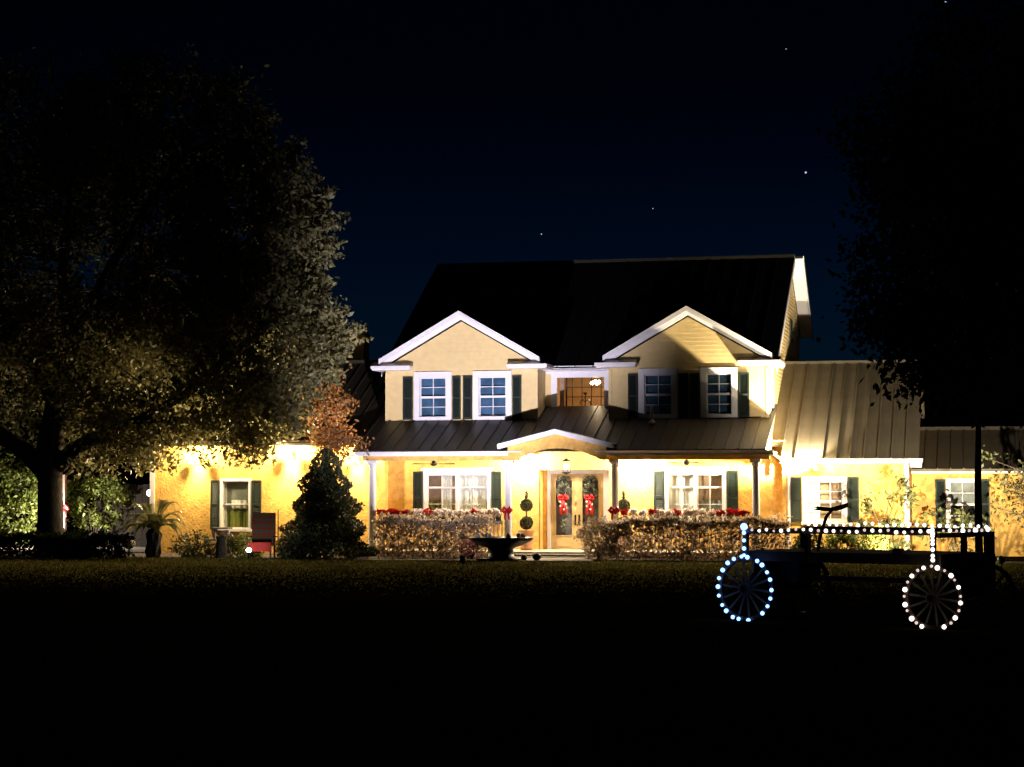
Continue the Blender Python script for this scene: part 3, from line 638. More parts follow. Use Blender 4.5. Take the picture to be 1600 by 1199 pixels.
# path light by the chair
def path_light(x, y, label, z=.30, power=16, r=.085, col=(.95, .97, 1)):
    t = thing('path_light', label, 'path light', (x, y, 0))
    k = MB(); k.tube([(x, y, 0), (x, y, z-.08)], .018, 8); k.lathe([(.03, z-.10), (.07, z-.06)], (x, y, 0), 12); k.build('stake', BLACKM, t)
    k = MB(); k.ball((x, y, z), r, 14, 10, .8); k.build('globe', LAMPC, t, smooth=True)
    light('POINT', 'path_glow', (x, y-.02, z+r+.03), power, col, t, .05); return t
path_light(-8.72, -4.0, 'small white globe path light in front of the plaid chair')
# chandelier on the upstairs landing
cl = thing('chandelier', 'small lit chandelier inside the upper centre window', 'chandelier', (.35, 4.4, 5.4))
k = MB(); k.tube([(.35, 4.4, 6.0), (.35, 4.4, 5.72)], .012, 6); k.lathe([(.10, 5.99), (.03, 5.95)], (.35, 4.4, 0), 10); k.build('stem', BLACKM, cl)
for i, (dx, dz) in enumerate(((-.13, -.01), (0, .03), (.1, .02), (.05, -.02))):
    k = MB(); k.ball((.38+dx, 4.38+.05*(-1)**i, 5.72+dz), .06); k.build('globe', LAMPW, cl, smooth=True)
light('POINT', 'chandelier_glow', (.4, 4.3, 5.60), 26, (1, .68, .36), cl, .05)
cs = thing('candelabra', 'dark curved candelabra standing inside the upper centre window', 'candelabra', (.15, 3.75, 4.4))
k = MB(); k.tube([(.15, 3.75, 4.42), (.15, 3.75, 5.3)], .018, 6); k.lathe([(.12, 4.401), (.10, 4.43), (.02, 4.46)], (.15, 3.75, 0), 12); k.lathe([(.01, 5.28), (.08, 5.33), (.07, 5.36)], (.15, 3.75, 0), 10); k.build('stand', BLACKM, cs)
for s in (-1, 1):
    k = MB(); k.tube([(.15, 3.75, 5.05), (.15+s*.08, 3.75, 5.12), (.15+s*.16, 3.75, 5.08), (.15+s*.18, 3.75, 4.95)], .016, 6); k.build('arm', BLACKM, cs)
# ------------------------------------------------------------------ porch and door decorations
def garland(pts, per, sig, size): return leaf_mesh('garland', clump(pts, per, sig), size, .35)
for xc, lab in ((-.42, 'frosted green teardrop swag with red bow on the left front door'), (.46, 'frosted green teardrop swag with red bow on the right front door')):
    t = thing('door_swag', lab, 'door swag', (xc, YD-.08, 1.3))
    pts = [(xc + .17*math.sin(a), YD-.07, 2.05 + .26*math.cos(a)) for a in np.linspace(0, 2*math.pi, 22)] + [(xc + .03*random.uniform(-1, 1), YD-.06, z) for z in np.linspace(1.75, .85, 8)] + [(xc + .17*q, YD-.06, 2.50) for q in np.linspace(-1, 1, 6)]
    link('greenery', leaf_mesh('greenery', clump(pts, 26, .035), .11, .3, off=woff(t)), GARL, t)
    k = MB()
    for s in (-1, 1):
        k.tube([(xc, YD-.13, 1.86), (xc+s*.07, YD-.17, 1.96), (xc+s*.14, YD-.15, 1.92), (xc+s*.13, YD-.15, 1.83), (xc, YD-.13, 1.84)], [.02, .045, .05, .04, .02], 8)
        k.tube([(xc, YD-.13, 1.84), (xc+s*.06, YD-.16, 1.62), (xc+s*.08, YD-.13, 1.34)], [.03, .055, .06], 6)
    k.ball((xc, YD-.16, 1.85), .05); k.build('bow', REDCLOTH, t, smooth=True)
    k = MB()
    for s, z in ((-1, 1.60), (1, 1.66), (-1, 1.74), (.4, 1.50)): k.ball((xc+s*.09, YD-.19, z), .035)
    k.build('ornament', WHITEBR, t, smooth=True)
for x, lab in ((-1.60, 'red ribbon bow tied round the porch column left of the entry'), (1.80, 'red ribbon bow tied round the porch column right of the entry')):
    k = MB()
    for s in (-1, 1):
        k.tube([(x, -.16, 1.50), (x+s*.09, -.22, 1.58), (x+s*.15, -.19, 1.50), (x+s*.08, -.20, 1.42), (x, -.16, 1.48)], [.02, .05, .06, .05, .02], 8)
        k.tube([(x, -.16, 1.49), (x+s*.06, -.2, 1.34), (x+s*.07, -.18, 1.2)], [.02, .035, .035], 6)
    k.ball((x, -.2, 1.49), .055); k.lathe([(.125, 1.46), (.125, 1.53)], (x, 0, 0), 16)
    tag(k.build('ribbon_bow', REDCLOTH, smooth=True), lab, 'bow')
# topiaries
def topiary(x, y, lab):
    t = thing('topiary', lab, 'topiary', (x, y, .2))
    k = MB(); k.lathe([(.16, .2), (.20, .22), (.20, .30), (.17, .33), (.24, .75), (.27, .78), (.27, .84), (.22, .84), (.2, .80)], (x, y, 0), 18); k.build('pot', TERRA, t, smooth=True)
    k = MB(); k.tube([(x, y, .8), (x, y, 2.0)], .022, 8); k.build('stem', BARK, t)
    for z, r in ((1.05, .21), (1.62, .20)):
        link('foliage_ball', leaf_mesh('foliage_ball', np.concatenate([ellip((x, y, z+.02), (r, r, r), 1500, .8)]), .065, .5, off=woff(t)), LEAF_TOPI, t)
        k = MB(); k.ball((x, y, z), r*.9, 12, 8); k.build('foliage_core', LEAF_TOPI, t)
    link('foliage_tip', leaf_mesh('foliage_tip', clump([(x, y, 1.88), (x, y, 1.96), (x-.01, y, 2.04)], 60, .028), .06, .5, off=woff(t)), LEAF_TOPI, t)
topiary(-1.36, 1.55, 'two ball topiary in a terracotta pot left of the front doors'); topiary(1.80, 1.62, 'two ball topiary right of the front doors, half hidden by column')
# poinsettias along the railings
def flower_mesh(nb, m):
    k = MB()
    for ring, (r, z, cnt) in enumerate(((.20, .0, 7), (.13, .04, 6))):
        for i in range(cnt):
            a = 2*math.pi*i/cnt + ring*.4; ca, sa = math.cos(a), math.sin(a); w_ = .05
            k.add([(0, 0, z), (ca*r*.5 - sa*w_, sa*r*.5 + ca*w_, z+.045), (ca*r, sa*r, z+.01), (ca*r*.5 + sa*w_, sa*r*.5 - ca*w_, z+.045)], [(0, 1, 2, 3)])
    return k.mesh('bracts')
FR, FW = flower_mesh(7, REDLEAF), flower_mesh(7, WHITEBR); FR.materials.append(REDLEAF); FW.materials.append(WHITEBR)
leafcl = leaf_mesh('leaves', clump([(0, 0, -.08), (.06, .03, -.06), (-.06, 0, -.06)], 12, .05), .11, .5); leafcl.materials.append(LEAF_HEDGE)
def poinsettia(x, y, z, white, lab, grp):
    t = thing('poinsettia', lab, 'poinsettia', (x, y, z), random.uniform(0, 6), grp)
    k = MB(); k.lathe([(.06, 0), (.08, .12)], (0, 0, 0), 10); k.build('pot', BLACKM, t, local=True)
    link('leaves', leafcl, None, t, (0, 0, .24))
    for q in range(4):
        f = link('bracts', FW if white else FR, None, t, (random.uniform(-.11, .11), random.uniform(-.09, .06), .22+random.uniform(0, .09)))
        f.rotation_euler = (R(random.uniform(25, 65)), R(random.uniform(-25, 25)), random.uniform(0, 6)); f.scale = (.8,)*3
ORD = 'first second third fourth fifth sixth seventh eighth ninth tenth eleventh twelfth thirteenth fourteenth fifteenth sixteenth'.split()
for i in range(16):
    red = i < 4 or i in (6, 12)
    poinsettia(-5.75 + i*.255, -.02, 1.15, not red, '%s poinsettia on the left porch rail, %s counting from the left' % ('red' if red else 'white', ORD[i]), 'poinsettias on the left porch rail')
for i in range(15):
    red = i > 10 or i in (0, 3, 6)
    poinsettia(2.15 + i*.265, -.02, 1.15, not red, '%s poinsettia on the right porch rail, %s counting from the left' % ('red' if red else 'white', ORD[i]), 'poinsettias on the right porch rail')

# ------------------------------------------------------------------ shrubs and hedges
def hedge(name, label, x0, x1, y0, y1, z1, n, m, size, cat='hedge', pink=0):
    t = thing(name, label, cat, ((x0+x1)/2, (y0+y1)/2, 0)); o = woff(t)
    N = int(n*.75); px = rng.uniform(x0, x1, N); py = rng.uniform(y0, y1, N); pz = rng.uniform(.06, z1, N)
    face = rng.integers(0, 3, N); py[face == 0] = y0 + np.abs(rng.normal(size=(face == 0).sum()))*.10; pz[face == 1] = z1 - np.abs(rng.normal(size=(face == 1).sum()))*.07
    wob = .06*np.sin(px*2.3) + .05*np.sin(px*5.1+1); pz = pz + wob*(pz/z1); py = py - .06*np.sin(px*3.1+pz*4)
    pts = np.stack([px, py, pz], 1); pts = np.concatenate([pts, clump(pts[rng.integers(0, N, n//40)], 10, .06)])
    ns = int((x1-x0)*16); sx = rng.uniform(x0, x1, ns); top = np.stack([sx, rng.uniform(y0, y1, ns), z1 + rng.uniform(-.02, .15, ns)], 1)
    pts = np.concatenate([pts, clump(top, 5, .035)])
    link('foliage', leaf_mesh('foliage', pts, size, .6, off=o), m, t)
    k = MB(); x = x0+.15
    while x < x1:
        k.tube([(x, (y0+y1)/2, 0), (x+random.uniform(-.1, .1), (y0+y1)/2+random.uniform(-.2, .2), z1*.7)], [.02, .008], 5); x += .22
    k.build('stems', BARK, t); return t
hedge('porch_hedge', 'clipped hedge in front of the left porch bay', -5.55, -1.85, -1.75, -1.15, 1.22, 5600, LEAF_HEDGE, .11)
hedge('porch_hedge', 'long clipped hedge in front of the right porch bay', 1.95, 7.3, -1.7, -1.1, 1.20, 8000, LEAF_HEDGE, .11)

def bush(name, label, c, r, n, m, size, cat='shrub', inner=.55, aspect=.5, group=None, stem=True):
    t = thing(name, label, cat, (c[0], c[1], 0), group=group); o = woff(t)
    cc = ellip(c, r, max(8, n//22), inner); cc[:, 2] = np.maximum(cc[:, 2], .05)
    pts = clump(cc, 22, .09*max(r)**.5); pts[:, 2] = np.maximum(pts[:, 2], .03)
    link('foliage', leaf_mesh('foliage', pts, size, aspect, off=o), m, t)
    if stem:
        k = MB()
        for i in range(7):
            a = i*.9; k.tube([(c[0], c[1], 0), (c[0]+.3*r[0]*math.cos(a), c[1]+.3*r[1]*math.sin(a), c[2]*.7), (c[0]+.6*r[0]*math.cos(a), c[1]+.6*r[1]*math.sin(a), c[2]+.3*r[2])], [.025, .015, .006], 5)
        k.build('stems', BARK, t)
    return t
bush('round_shrub', 'rounded leafy shrub at the left end of the right hedge beside the door', (1.62, -1.75, .66), (.62, .5, .62), 2200, LEAF_HEDGE, .11)
for i, (x, y, r, lab) in enumerate(((-11.3, -2.2, .62, 'low shrub right of the sago palm under the left wing window'), (-10.25, -2.3, .55, 'low shrub just left of the garden plant stand'), (-9.35, -2.2, .52, 'low yellow green shrub between plant stand and plaid chair'), (-7.95, -2.4, .5, 'low shrub right of the plaid chair'))):
    bush('low_shrub', lab, (x, y, .34), (r, .5, .42), 1500, LEAF_LIME if i == 2 else LEAF_OLIVE, .10, group='low shrubs along the left wing')
for i, (x, y, r, h, m, lab) in enumerate(((7.85, -1.2, .55, .5, LEAF_OLIVE, 'low shrub under the right wing window beside the hedge end'), (8.9, -1.3, .6, .5, LEAF_LIME, 'bright low shrub under right shutter of the right wing window'), (9.75, -1.0, .45, .62, LEAF_LIME, 'lime green shrub at the dappled right wing wall'))):
    bush('garden_shrub', lab, (x, y, h*.8), (r, .5, h), 1300, m, .12, group='shrubs along the right wing')
# loose tall shrub in front of the spotlight: throws the dappled shadow on the wall
bush('tall_loose_shrub', 'loose tall shrub beside the spotlight at the corner of the right wing', (10.25, .35, 1.25), (1.15, .5, 1.2), 520, LEAF_OLIVE, .21, inner=.2)
bush('tall_loose_shrub', 'sparse leafy shrub before the shuttered window of the far right wing', (12.1, 1.2, .85), (1.0, .5, .8), 420, LEAF_OLIVE, .15, inner=.3)
# small branching tree at the right edge
def small_tree(label, base, path_pts, leaves_c, n, m, size, trunk_m=BARK, r0=.05, name='small_tree', cat='tree', sig=.16):
    t = thing(name, label, cat, (base[0], base[1], 0)); k = MB()
    for p, r in path_pts: k.tube(p, [r*(1-.75*i/(len(p)-1)) for i in range(len(p))], 7)
    k.build('trunk', trunk_m, t, smooth=True)
    link('crown', leaf_mesh('crown', clump(leaves_c, n, sig), size, .5, off=woff(t)), m, t); return t
bp = []; lc = []
for i in range(11):
    a = R(random.uniform(60, 250)); e = random.uniform(1.2, 4.0); L = random.uniform(.7, 1.7)
    p0 = Vector((14.5, .5, e*.6)); p1 = p0 + Vector((L*.5*math.cos(a), .3*math.sin(a), L*.35)); p2 = p1 + Vector((L*.6*math.cos(a), .2*math.sin(a), L*.18))
    bp.append(([p0, p1, p2], .03)); lc += [tuple(p2), tuple((p1+p2)/2), tuple(p2 + Vector((-.15, 0, .1)))]
small_tree('slender branching tree at the right edge in front of the far wing', (14.5, .5), [([(14.55, .5, 0), (14.45, .5, 1.4), (14.5, .5, 2.6), (14.6, .4, 4.0)], .06)] + bp, lc, 16, LEAF_OLIVE, .13)

# conical evergreen
ct = thing('conical_evergreen', 'dark conical evergreen tree left of the porch', 'tree', (-6.82, -2.4, 0)); o = woff(ct)
N = 13000; z = 3.35*(1 - rng.uniform(0, 1, N)**.62); hgt = z/3.35
rad = 1.33*(1-hgt)**.58*(1 + .15*np.sin(z*9)) * (.72 + .28*rng.uniform(0, 1, N)**.5); an = rng.uniform(0, 2*math.pi, N); rad *= 1 + .12*np.sin(an*5 + z*4)
pts = np.stack([-6.82 + rad*np.cos(an), -2.4 + rad*np.sin(an), z + .08], 1)
link('crown', leaf_mesh('crown', pts, .12, .45, droop=.4, off=o), LEAF_CONE, ct)
k = MB(); k.tube([(-6.82, -2.4, 0), (-6.82, -2.4, 3.2)], [.09, .02], 8); k.build('trunk', BARK, ct)
k = MB(); k.lathe([(.62, .25), (.86, .6), (.66, 1.4), (.40, 2.3), (.08, 3.1)], (-6.82, -2.4, 0), 14, wob=lambda t, i: .15*math.sin(5*t+i)); k.build('light_block_core', LEAF_DARK, ct)  # opaque dark core added to stop lamp light passing through from behind
bush('low_shrub', 'bright green ground shrub between conical tree and porch corner', (-5.9, -2.1, .22), (.55, .4, .25), 700, LEAF_LIME, .11, group='low shrubs along the left wing', stem=False)
bush('low_shrub', 'low pale shrub at the foot of the conical tree', (-7.4, -3.0, .15), (.6, .35, .2), 500, LEAF_OLIVE, .10, stem=False, group='low shrubs along the left wing')
# dark foreground mounds
for x, lab in ((-19.0, 'low dark clipped hedge at the left edge of the lawn'), (-15.6, 'low dark clipped hedge in front of the oak trunk'), (-13.3, 'low dark clipped hedge just left of the sago palm')):
    hedge('low_hedge', lab, x-1.7, x+(1.9 if x < -14 else .75), -4.6, -3.6, .68, 4200, LEAF_DARK, .11)

# sago palm
sp = thing('sago_palm', 'sago palm with arching fronds in front of the left wing', 'palm', (-12.15, -3.2, 0))
k = MB(); k.lathe([(.20, 0), (.24, .2), (.22, .5), (.24, .75), (.14, .92)], (0, 0, 0), 14, wob=lambda t, i: .12*math.sin(7*t+i*1.7)); k.build('trunk', BARKD, sp, local=True)
def frond_mesh(L, rise, drop):
    k = MB(); pts = []
    for i in range(13):
        t = i/12; pts.append(Vector((L*t*(1-.12*t), 0, rise*math.sin(t*2.2) - drop*t*t)))
    k.tube(pts, [.014*(1-.7*i/12) for i in range(13)], 4)
    for i in range(2, 26):
        t = i/26; a = t*12; j = min(11, int(a)); p = pts[j].lerp(pts[j+1], a-j); d = (pts[j+1]-pts[j]).normalized(); ll = .19*math.sin(math.pi*min(1, t*.9+.14))
        for s in (-1, 1): k.add([p - d*.032, p + d*.032, p + d*ll*.55 + Vector((0, s*ll, ll*.18))], [(0, 1, 2)])
    return k.mesh('frond')
FM = [frond_mesh(1.18, .30, .45), frond_mesh(1.22, .45, .45), frond_mesh(1.15, .62, .35), frond_mesh(.95, .85, .15)]
for f in FM: f.materials.append(LEAF_PALM)
for i in range(34):
    q = link('frond', FM[(0, 1, 1, 2, 3)[i % 5]], None, sp, (0, 0, .88)); q.rotation_euler = (0, 0, i*2.39996 + random.uniform(-.15, .15)); s = random.uniform(.98, 1.18); q.scale = (s, s, s)

# plaid chair
pc = thing('garden_chair', 'garden chair draped in red and green plaid with a red seat', 'chair', (-8.66, -3.0, 0), R(8))
k = MB(); k.add([(-.36, .20, .50), (.36, .20, .50), (.36, .28, .50), (-.36, .28, .50), (-.40, .42, 1.42), (.32, .42, 1.42), (.32, .48, 1.42), (-.40, .48, 1.42)], [(0, 3, 2, 1), (4, 5, 6, 7), (0, 1, 5, 4), (1, 2, 6, 5), (2, 3, 7, 6), (3, 0, 4, 7)]); k.build('back_blanket', PLAID, pc, local=True)
k = MB(); k.box(-.34, .36, -.36, .24, .42, .52); k.box(-.33, .35, -.385, -.36, .24, .50); k.build('seat_cushion', mat('red_cushion', (.38, .03, .02), .9, var=.2), pc, local=True)
for x, y in ((-.33, -.34), (.33, -.34), (-.33, .26), (.33, .26)):
    k = MB(); k.box(x-.025, x+.025, y-.025, y+.025, 0, .42); k.build('leg', WOODD, pc, local=True)
for x in (-.40, .39):
    k = MB(); k.box(x-.03, x+.03, -.36, .34, .68, .71); k.box(x-.02, x+.02, -.34, -.30, .40, .68); k.build('armrest', WOODD, pc, local=True)
k = MB(); k.tube([(.40, .46, .4), (.38, .52, 1.52)], .018, 6); k.build('back_post', WOODD, pc, local=True)
# tiered plant stand
ps = thing('plant_stand', 'weathered tiered garden plant stand left of the plaid chair', 'plant stand', (-9.95, -3.1, 0))
k = MB(); k.lathe([(.20, 0), (.17, .1), (.15, .62), (.18, .70)], (0, 0, 0), 12); k.build('pedestal', WOODD, ps, local=True)
k = MB(); k.box(-.28, .28, -.2, .2, .92, .97); k.box(-.26, -.20, -.05, .05, .55, .92); k.build('top_shelf', CONC, ps, local=True)
k = MB(); k.box(-.60, -.10, -.16, .16, .56, .61); k.build('side_shelf', CONC, ps, local=True)
k = MB(); k.lathe([(.05, .70), (.16, .78), (.2, .88), (.17, .88)], (0.03, 0, 0), 12); k.build('bowl', TERRA, ps, local=True, smooth=True)
k = MB(); k.ball((.26, -.1, .80), .06); k.build('glass_ball', WHITE, ps, local=True, smooth=True)

# fountain bowl
fo = thing('bowl_fountain', 'large black scalloped bowl fountain on the walk before the entry', 'fountain', (-1.02, -3.45, .05))
k = MB(); k.lathe([(.55, 0), (.52, .06), (.40, .10), (.36, .30), (.42, .36), (.62, .42), (.88, .56), (.97, .66), (.93, .67), (.80, .58), (.3, .50)], (0, 0, 0), 32, wob=lambda t, i: (.045*math.cos(8*t) if 5 < i < 9 else 0)); k.build('bowl', BLACKM, fo, local=True, smooth=True)
k = MB(); k.box(-.62, .62, -.55, .55, -.05+.002, .04); k.build('plinth', BLACKM, fo, local=True)
for a in (-.9, -.2, .55, 1.3, 2.6, 4.0):
    k = MB(); k.ball((.74*math.cos(a-1.6), .74*math.sin(a-1.6), .70), .085, 8, 6, 1.1); k.build('finial', mat('pale_finial', (.35, .32, .30), .6), fo, local=True, smooth=True)
for (x, y, s, lab) in ((-.25, -3.75, .10, 'small dark stone on the walk right of the fountain'), (.12, -3.7, .13, 'round dark stone beside the entry steps')):
    k = MB(); k.ball((x, y, .05+s*.8), s, 9, 6, .85); tag(k.build('garden_stone', BLACKM, smooth=True), lab, 'stone')
bush('flowering_shrub', 'pink flowering plant left of the black fountain', (-2.05, -2.9, .35), (.35, .3, .32), 420, mat('pink_petal', (.5, .24, .26), .6, trans=.2, island=.4), .10)

# ------------------------------------------------------------------ the big oak
ok = thing('live_oak', 'huge spreading oak tree with forked dark trunk at left', 'tree', (-15.7, -3, 0)); oo = woff(ok)
limbs = [([(-15.75, -3, 0), (-15.72, -3, 1.2), (-15.75, -3, 2.4), (-15.78, -3, 3.4), (-15.62, -3, 4.7), (-15.1, -2.9, 6.7), (-15.5, -2.8, 9), (-15.2, -3, 11.5)], [.52, .42, .40, .44, .34, .27, .19, .08]),
         ([(-15.95, -3, 2.7), (-16.5, -3.1, 3.3), (-17.1, -3.2, 3.7), (-18.3, -3.4, 4.5), (-20, -3.8, 6.0)], [.30, .30, .27, .2, .1]),
         ([(-15.5, -3, 2.9), (-14.9, -3.1, 3.4), (-14.3, -3.2, 3.68), (-12.5, -3.6, 4.26), (-10.8, -4, 5.05), (-9.3, -4.2, 6.2), (-7.9, -4.2, 7.2)], [.28, .25, .21, .18, .14, .1, .05]),
         ([(-15.4, -3, 5.0), (-14.3, -2.7, 5.95), (-12.5, -2.3, 7.4), (-10.5, -2.2, 9.2), (-8.6, -2.4, 10.6)], [.22, .2, .15, .1, .04]),
         ([(-15.6, -3, 4.6), (-16.6, -2.6, 6.2), (-18, -2.4, 8.2)], [.2, .16, .07]),
         ([(-15.3, -2.9, 6.4), (-13.9, -3.4, 8.6), (-12.3, -3.6, 11), (-11, -3.5, 12.6)], [.2, .16, .1, .04]),
         ([(-12.3, -3.6, 4.3), (-11.2, -2.4, 4.3), (-9.6, -1.6, 4.6), (-7.9, -1.2, 4.9)], [.12, .1, .07, .03])]
k = MB()
for p, r in limbs: k.tube(p, r, 10)
lobes = [((-15.2, -3, 9.6), (6.0, 4.5, 4.6), 620), ((-9.0, -3.2, 10.0), (2.3, 2.6, 2.9), 330), ((-8.6, -3.2, 6.7), (2.5, 2.6, 2.3), 340), ((-12.0, -3, 5.2), (3.6, 3.0, 1.9), 230),
         ((-12.2, -3, 13.2), (3.8, 3.2, 2.6), 330), ((-17.5, -3, 12.5), (4.5, 3.5, 3.5), 330), ((-8.9, -2.2, 4.35), (1.3, 1.5, 1.1), 90), ((-11.2, -2.2, 3.6), (2.7, 1.6, .9), 80), ((-18.6, -3.2, 6.4), (3.6, 3.2, 3.0), 230), ((-14.6, -2, 3.6), (2.2, 1.8, .9), 60), ((-11.5, -3, 8.2), (2.6, 2.6, 2.2), 150), ((-14.2, -2.6, 7.2), (4.6, 3.2, 1.3), 260)]  # last lobe added to keep lamp light off the upper crown
AP = [Vector(a).lerp(Vector(c), f/6) for p, r in limbs for a, c in zip(p[2:-1], p[3:]) for f in range(7)]
cents = []
for c, r, n in lobes:
    cc = ellip(c, r, n, .55); cents.append(cc)
    for q in cc[::5]:
        v = Vector(q); near = min(AP, key=lambda a: (a-v).length); mid = near.lerp(v, .55) + Vector((random.uniform(-.3, .3), random.uniform(-.3, .3), random.uniform(-.1, .35)))
        k.tube([near, mid, v], [.028, .018, .007], 5, cap=False)
cents = np.concatenate(cents)
# twiggy outer shoots on the house side
shoot = []
for c, r, n in (lobes[1], lobes[2]):
    for i in range(70):
        a = rng.normal(size=3); a[0] = abs(a[0])*1.1; a /= np.linalg.norm(a); p0 = np.asarray(c) + a*np.asarray(r)*.85; d = a + rng.normal(size=3)*.3; d[2] += .15; d /= np.linalg.norm(d); L = random.uniform(.5, 1.1)
        p1 = p0 + d*L; k.tube([tuple(p0), tuple((p0+p1)/2 + rng.normal(size=3)*.04), tuple(p1)], [.018, .012, .006], 4, cap=False)
        for t in np.linspace(.2, 1, 8): shoot.append(p0 + d*L*t)
k.build('trunk', BARKD, ok, smooth=True)
pts = np.concatenate([clump(cents, 34, .23), clump(shoot, 6, .06)])
keep = np.ones(len(pts), bool)                         # openings cut in the lower crown so the eave lamps' glare shows
for gc, gr in (((-11.4, -2.5, 3.05), (.62, 3, .62)), ((-8.05, -2.5, 3.25), (.72, 3, .62)), ((-9.9, -2.5, 2.3), (3.2, 3, .5)), ((-6.3, -3, 4.4), (.85, 3, 1.2))):
    keep &= (((pts - np.asarray(gc))/np.asarray(gr))**2).sum(1) > 1
pts = pts[keep]
link('crown', leaf_mesh('crown', pts, .19, .5, off=oo), LEAF_OAK, ok)
# small tree behind the evergreen, orange lamplight put into its leaf colour
rt = []
for c, r, n in (((-7.25, -.6, 4.6), (.85, .7, 1.35), 62), ((-7.0, -.6, 3.6), (.9, .5, .45), 40)): rt.append(ellip(c, r, n, .2))
small_tree('small tree behind the conical evergreen, its leaves coloured as lit orange', (-7.3, -.6), [([(-7.2, -.6, 0), (-7.25, -.6, 2.0), (-7.4, -.6, 3.4), (-7.5, -.6, 5.2)], .07), ([(-7.25, -.6, 2.4), (-6.8, -.6, 3.2), (-6.5, -.6, 3.8)], .035)], np.concatenate(rt), 26, LEAF_ORANGE, .13, name='orange_lit_tree', sig=.15)
# dark tree at right
dk_c = np.concatenate([ellip((12.8, -14.5, 7.4), (2.8, 2.4, 3.3), 460, .2), ellip((14.8, -14.5, 8.5), (2.8, 2.4, 4), 330, .2), ellip((11.5, -14.5, 4.95), (.9, .8, .7), 30, .2), ellip((13.4, -14.5, 11), (2.8, 2.2, 2.6), 220, .2), ellip((11.1, -14.2, 6.2), (1.2, 1.0, .9), 50, .2), ellip((11.2, -14.2, 10.2), (1.3, 1.0, 1.5), 70, .2), ellip((15.5, -14.5, 5.2), (1.5, 1, 1.2), 60, .2)])
bl = [([(12.73, -15, 0), (12.72, -15, 2.2), (12.75, -15, 3.6), (12.9, -14.8, 6), (13.2, -14.6, 9)], .10)]
for q in dk_c[::14]: bl.append(([(12.78, -15, 3.8+.35*max(0, q[2]-5)), tuple((np.array((12.8, -15, q[2]-.8))+q)/2), tuple(q)], .035))
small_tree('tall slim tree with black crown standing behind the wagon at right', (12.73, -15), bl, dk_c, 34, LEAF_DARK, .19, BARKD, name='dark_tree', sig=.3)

# dark trees far behind the house
def far_tree(label, x, y, h, rx, n):
    t = thing('background_tree', label, 'tree', (x, y, 0), group='dark trees behind the house'); k = MB()
    k.tube([(x, y, 0), (x+.3, y, h*.35), (x, y, h*.75)], [.35, .28, .08], 8)
    for i in range(7):
        a = i*.9; k.tube([(x+.15, y, h*(.3+.05*i)), (x+.6*rx*math.cos(a), y+.5*rx*math.sin(a), h*(.5+.05*i))], [.12, .03], 6)
    k.build('trunk', BARKD, t)
    cc = np.concatenate([ellip((x, y, h*.6), (rx, rx*.8, h*.42), n, .2), ellip((x-rx*.5, y, h*.45), (rx*.7, rx*.6, h*.28), n//3, .2), ellip((x+rx*.5, y, h*.5), (rx*.7, rx*.6, h*.34), n//3, .2)])
    link('crown', leaf_mesh('crown', clump(cc, 22, .5), .5, .6, off=woff(t)), LEAF_DARK, t)
far_tree('dark tree behind the right wing roof beside the gable', 13.5, 24, 9.0, 4.2, 260)
far_tree('dark tree behind the far right wing at the right edge', 21.0, 22, 11.0, 5.0, 300)
far_tree('dark tree behind the brown fence at left', -22.5, 26, 9.5, 4.6, 260)
far_tree('dark tree behind the oak at the left edge', -31.5, 24, 11.0, 5.5, 300)

# ------------------------------------------------------------------ left background
bush('tall_shrub', 'bright lit tall shrub at the left edge beyond the oak', (-22.6, 8, 1.75), (1.5, .9, 1.75), 4200, LEAF_LIME, .16)
bush('tall_shrub', 'bright flowering shrub between oak trunk and brown fence', (-19.9, 9.2, 1.8), (1.35, .8, 1.15), 3000, LEAF_LIME, .15)
lp = thing('garden_post', 'pinkish wooden post with a red bow behind the oak', 'post', (-20.3, 7.4, 0))
k = MB(); k.box(-.09, .09, -.09, .09, 0, 2.65); k.box(-.11, .11, -.11, .11, 2.65, 2.72); k.tube([(0, 0, 2.3), (-.25, 0, 2.52), (-.42, 0, 2.38)], .025, 6); k.build('post', mat('pinkish_wood', (.42, .26, .20), .8, var=.2), lp, local=True)
k = MB()
for s in (-1, 1): k.tube([(.08, -.12, 1.5), (.08+s*.14, -.2, 1.62), (.08+s*.18, -.16, 1.46), (.08, -.12, 1.48)], [.03, .07, .07, .03], 8); k.tube([(.08, -.12, 1.48), (.08+s*.1, -.16, 1.15)], [.03, .05], 6)
k.build('bow', REDCLOTH, lp, local=True, smooth=True)
path_light(-20.22, 6.9, 'bright white spotlight globe at the foot of the garden post', .86, 750, .2, (1, .94, .80))
fe = thing('wood_fence', 'brown vertical board fence left of the left wing', 'fence', (-18.2, 9.5, 0))
for i in range(13):
    k = MB(); x = -1.75 + i*.27; k.box(x, x+.255, 0, .03, 0.02, 2.35 + .02*((i*7) % 3)); k.build('board', mat('dark_brown_fence', (.022, .015, .010), .9, var=.3), fe, local=True)
for z in (.5, 1.9):
    k = MB(); k.box(-1.75, 1.76, .032, .09, z, z+.1); k.build('rail', WOODD, fe, local=True)
sc = thing('wall_lantern', 'small cool white lantern at the left corner of the left wing', 'lantern', (-14.62, 2.3, 2.0))
k = MB(); k.box(-.03, .11, -.03, .03, .12, .18); k.lathe([(.02, .26), (.10, .18), (.10, .16)], (-.06, 0, 0), 8); k.build('bracket', BLACKM, sc, local=True)
k = MB(); k.ball((-.06, 0, .04), .09, 10, 8, 1.2); k.build('glass', LAMPC, sc, local=True, smooth=True)
light('POINT', 'lantern_glow', (-14.74, 2.15, 2.03), 14, (.9, .95, 1), sc, .05)
k = MB(); k.ball((0, 0, .14), .22, 9, 6, .7); tag(link('garden_rock', k.mesh('garden_rock', smooth=True), CONC, None, (-13.1, -2.9, .3)), 'pale rounded rock at the left base of the sago palm', 'rock')['label']

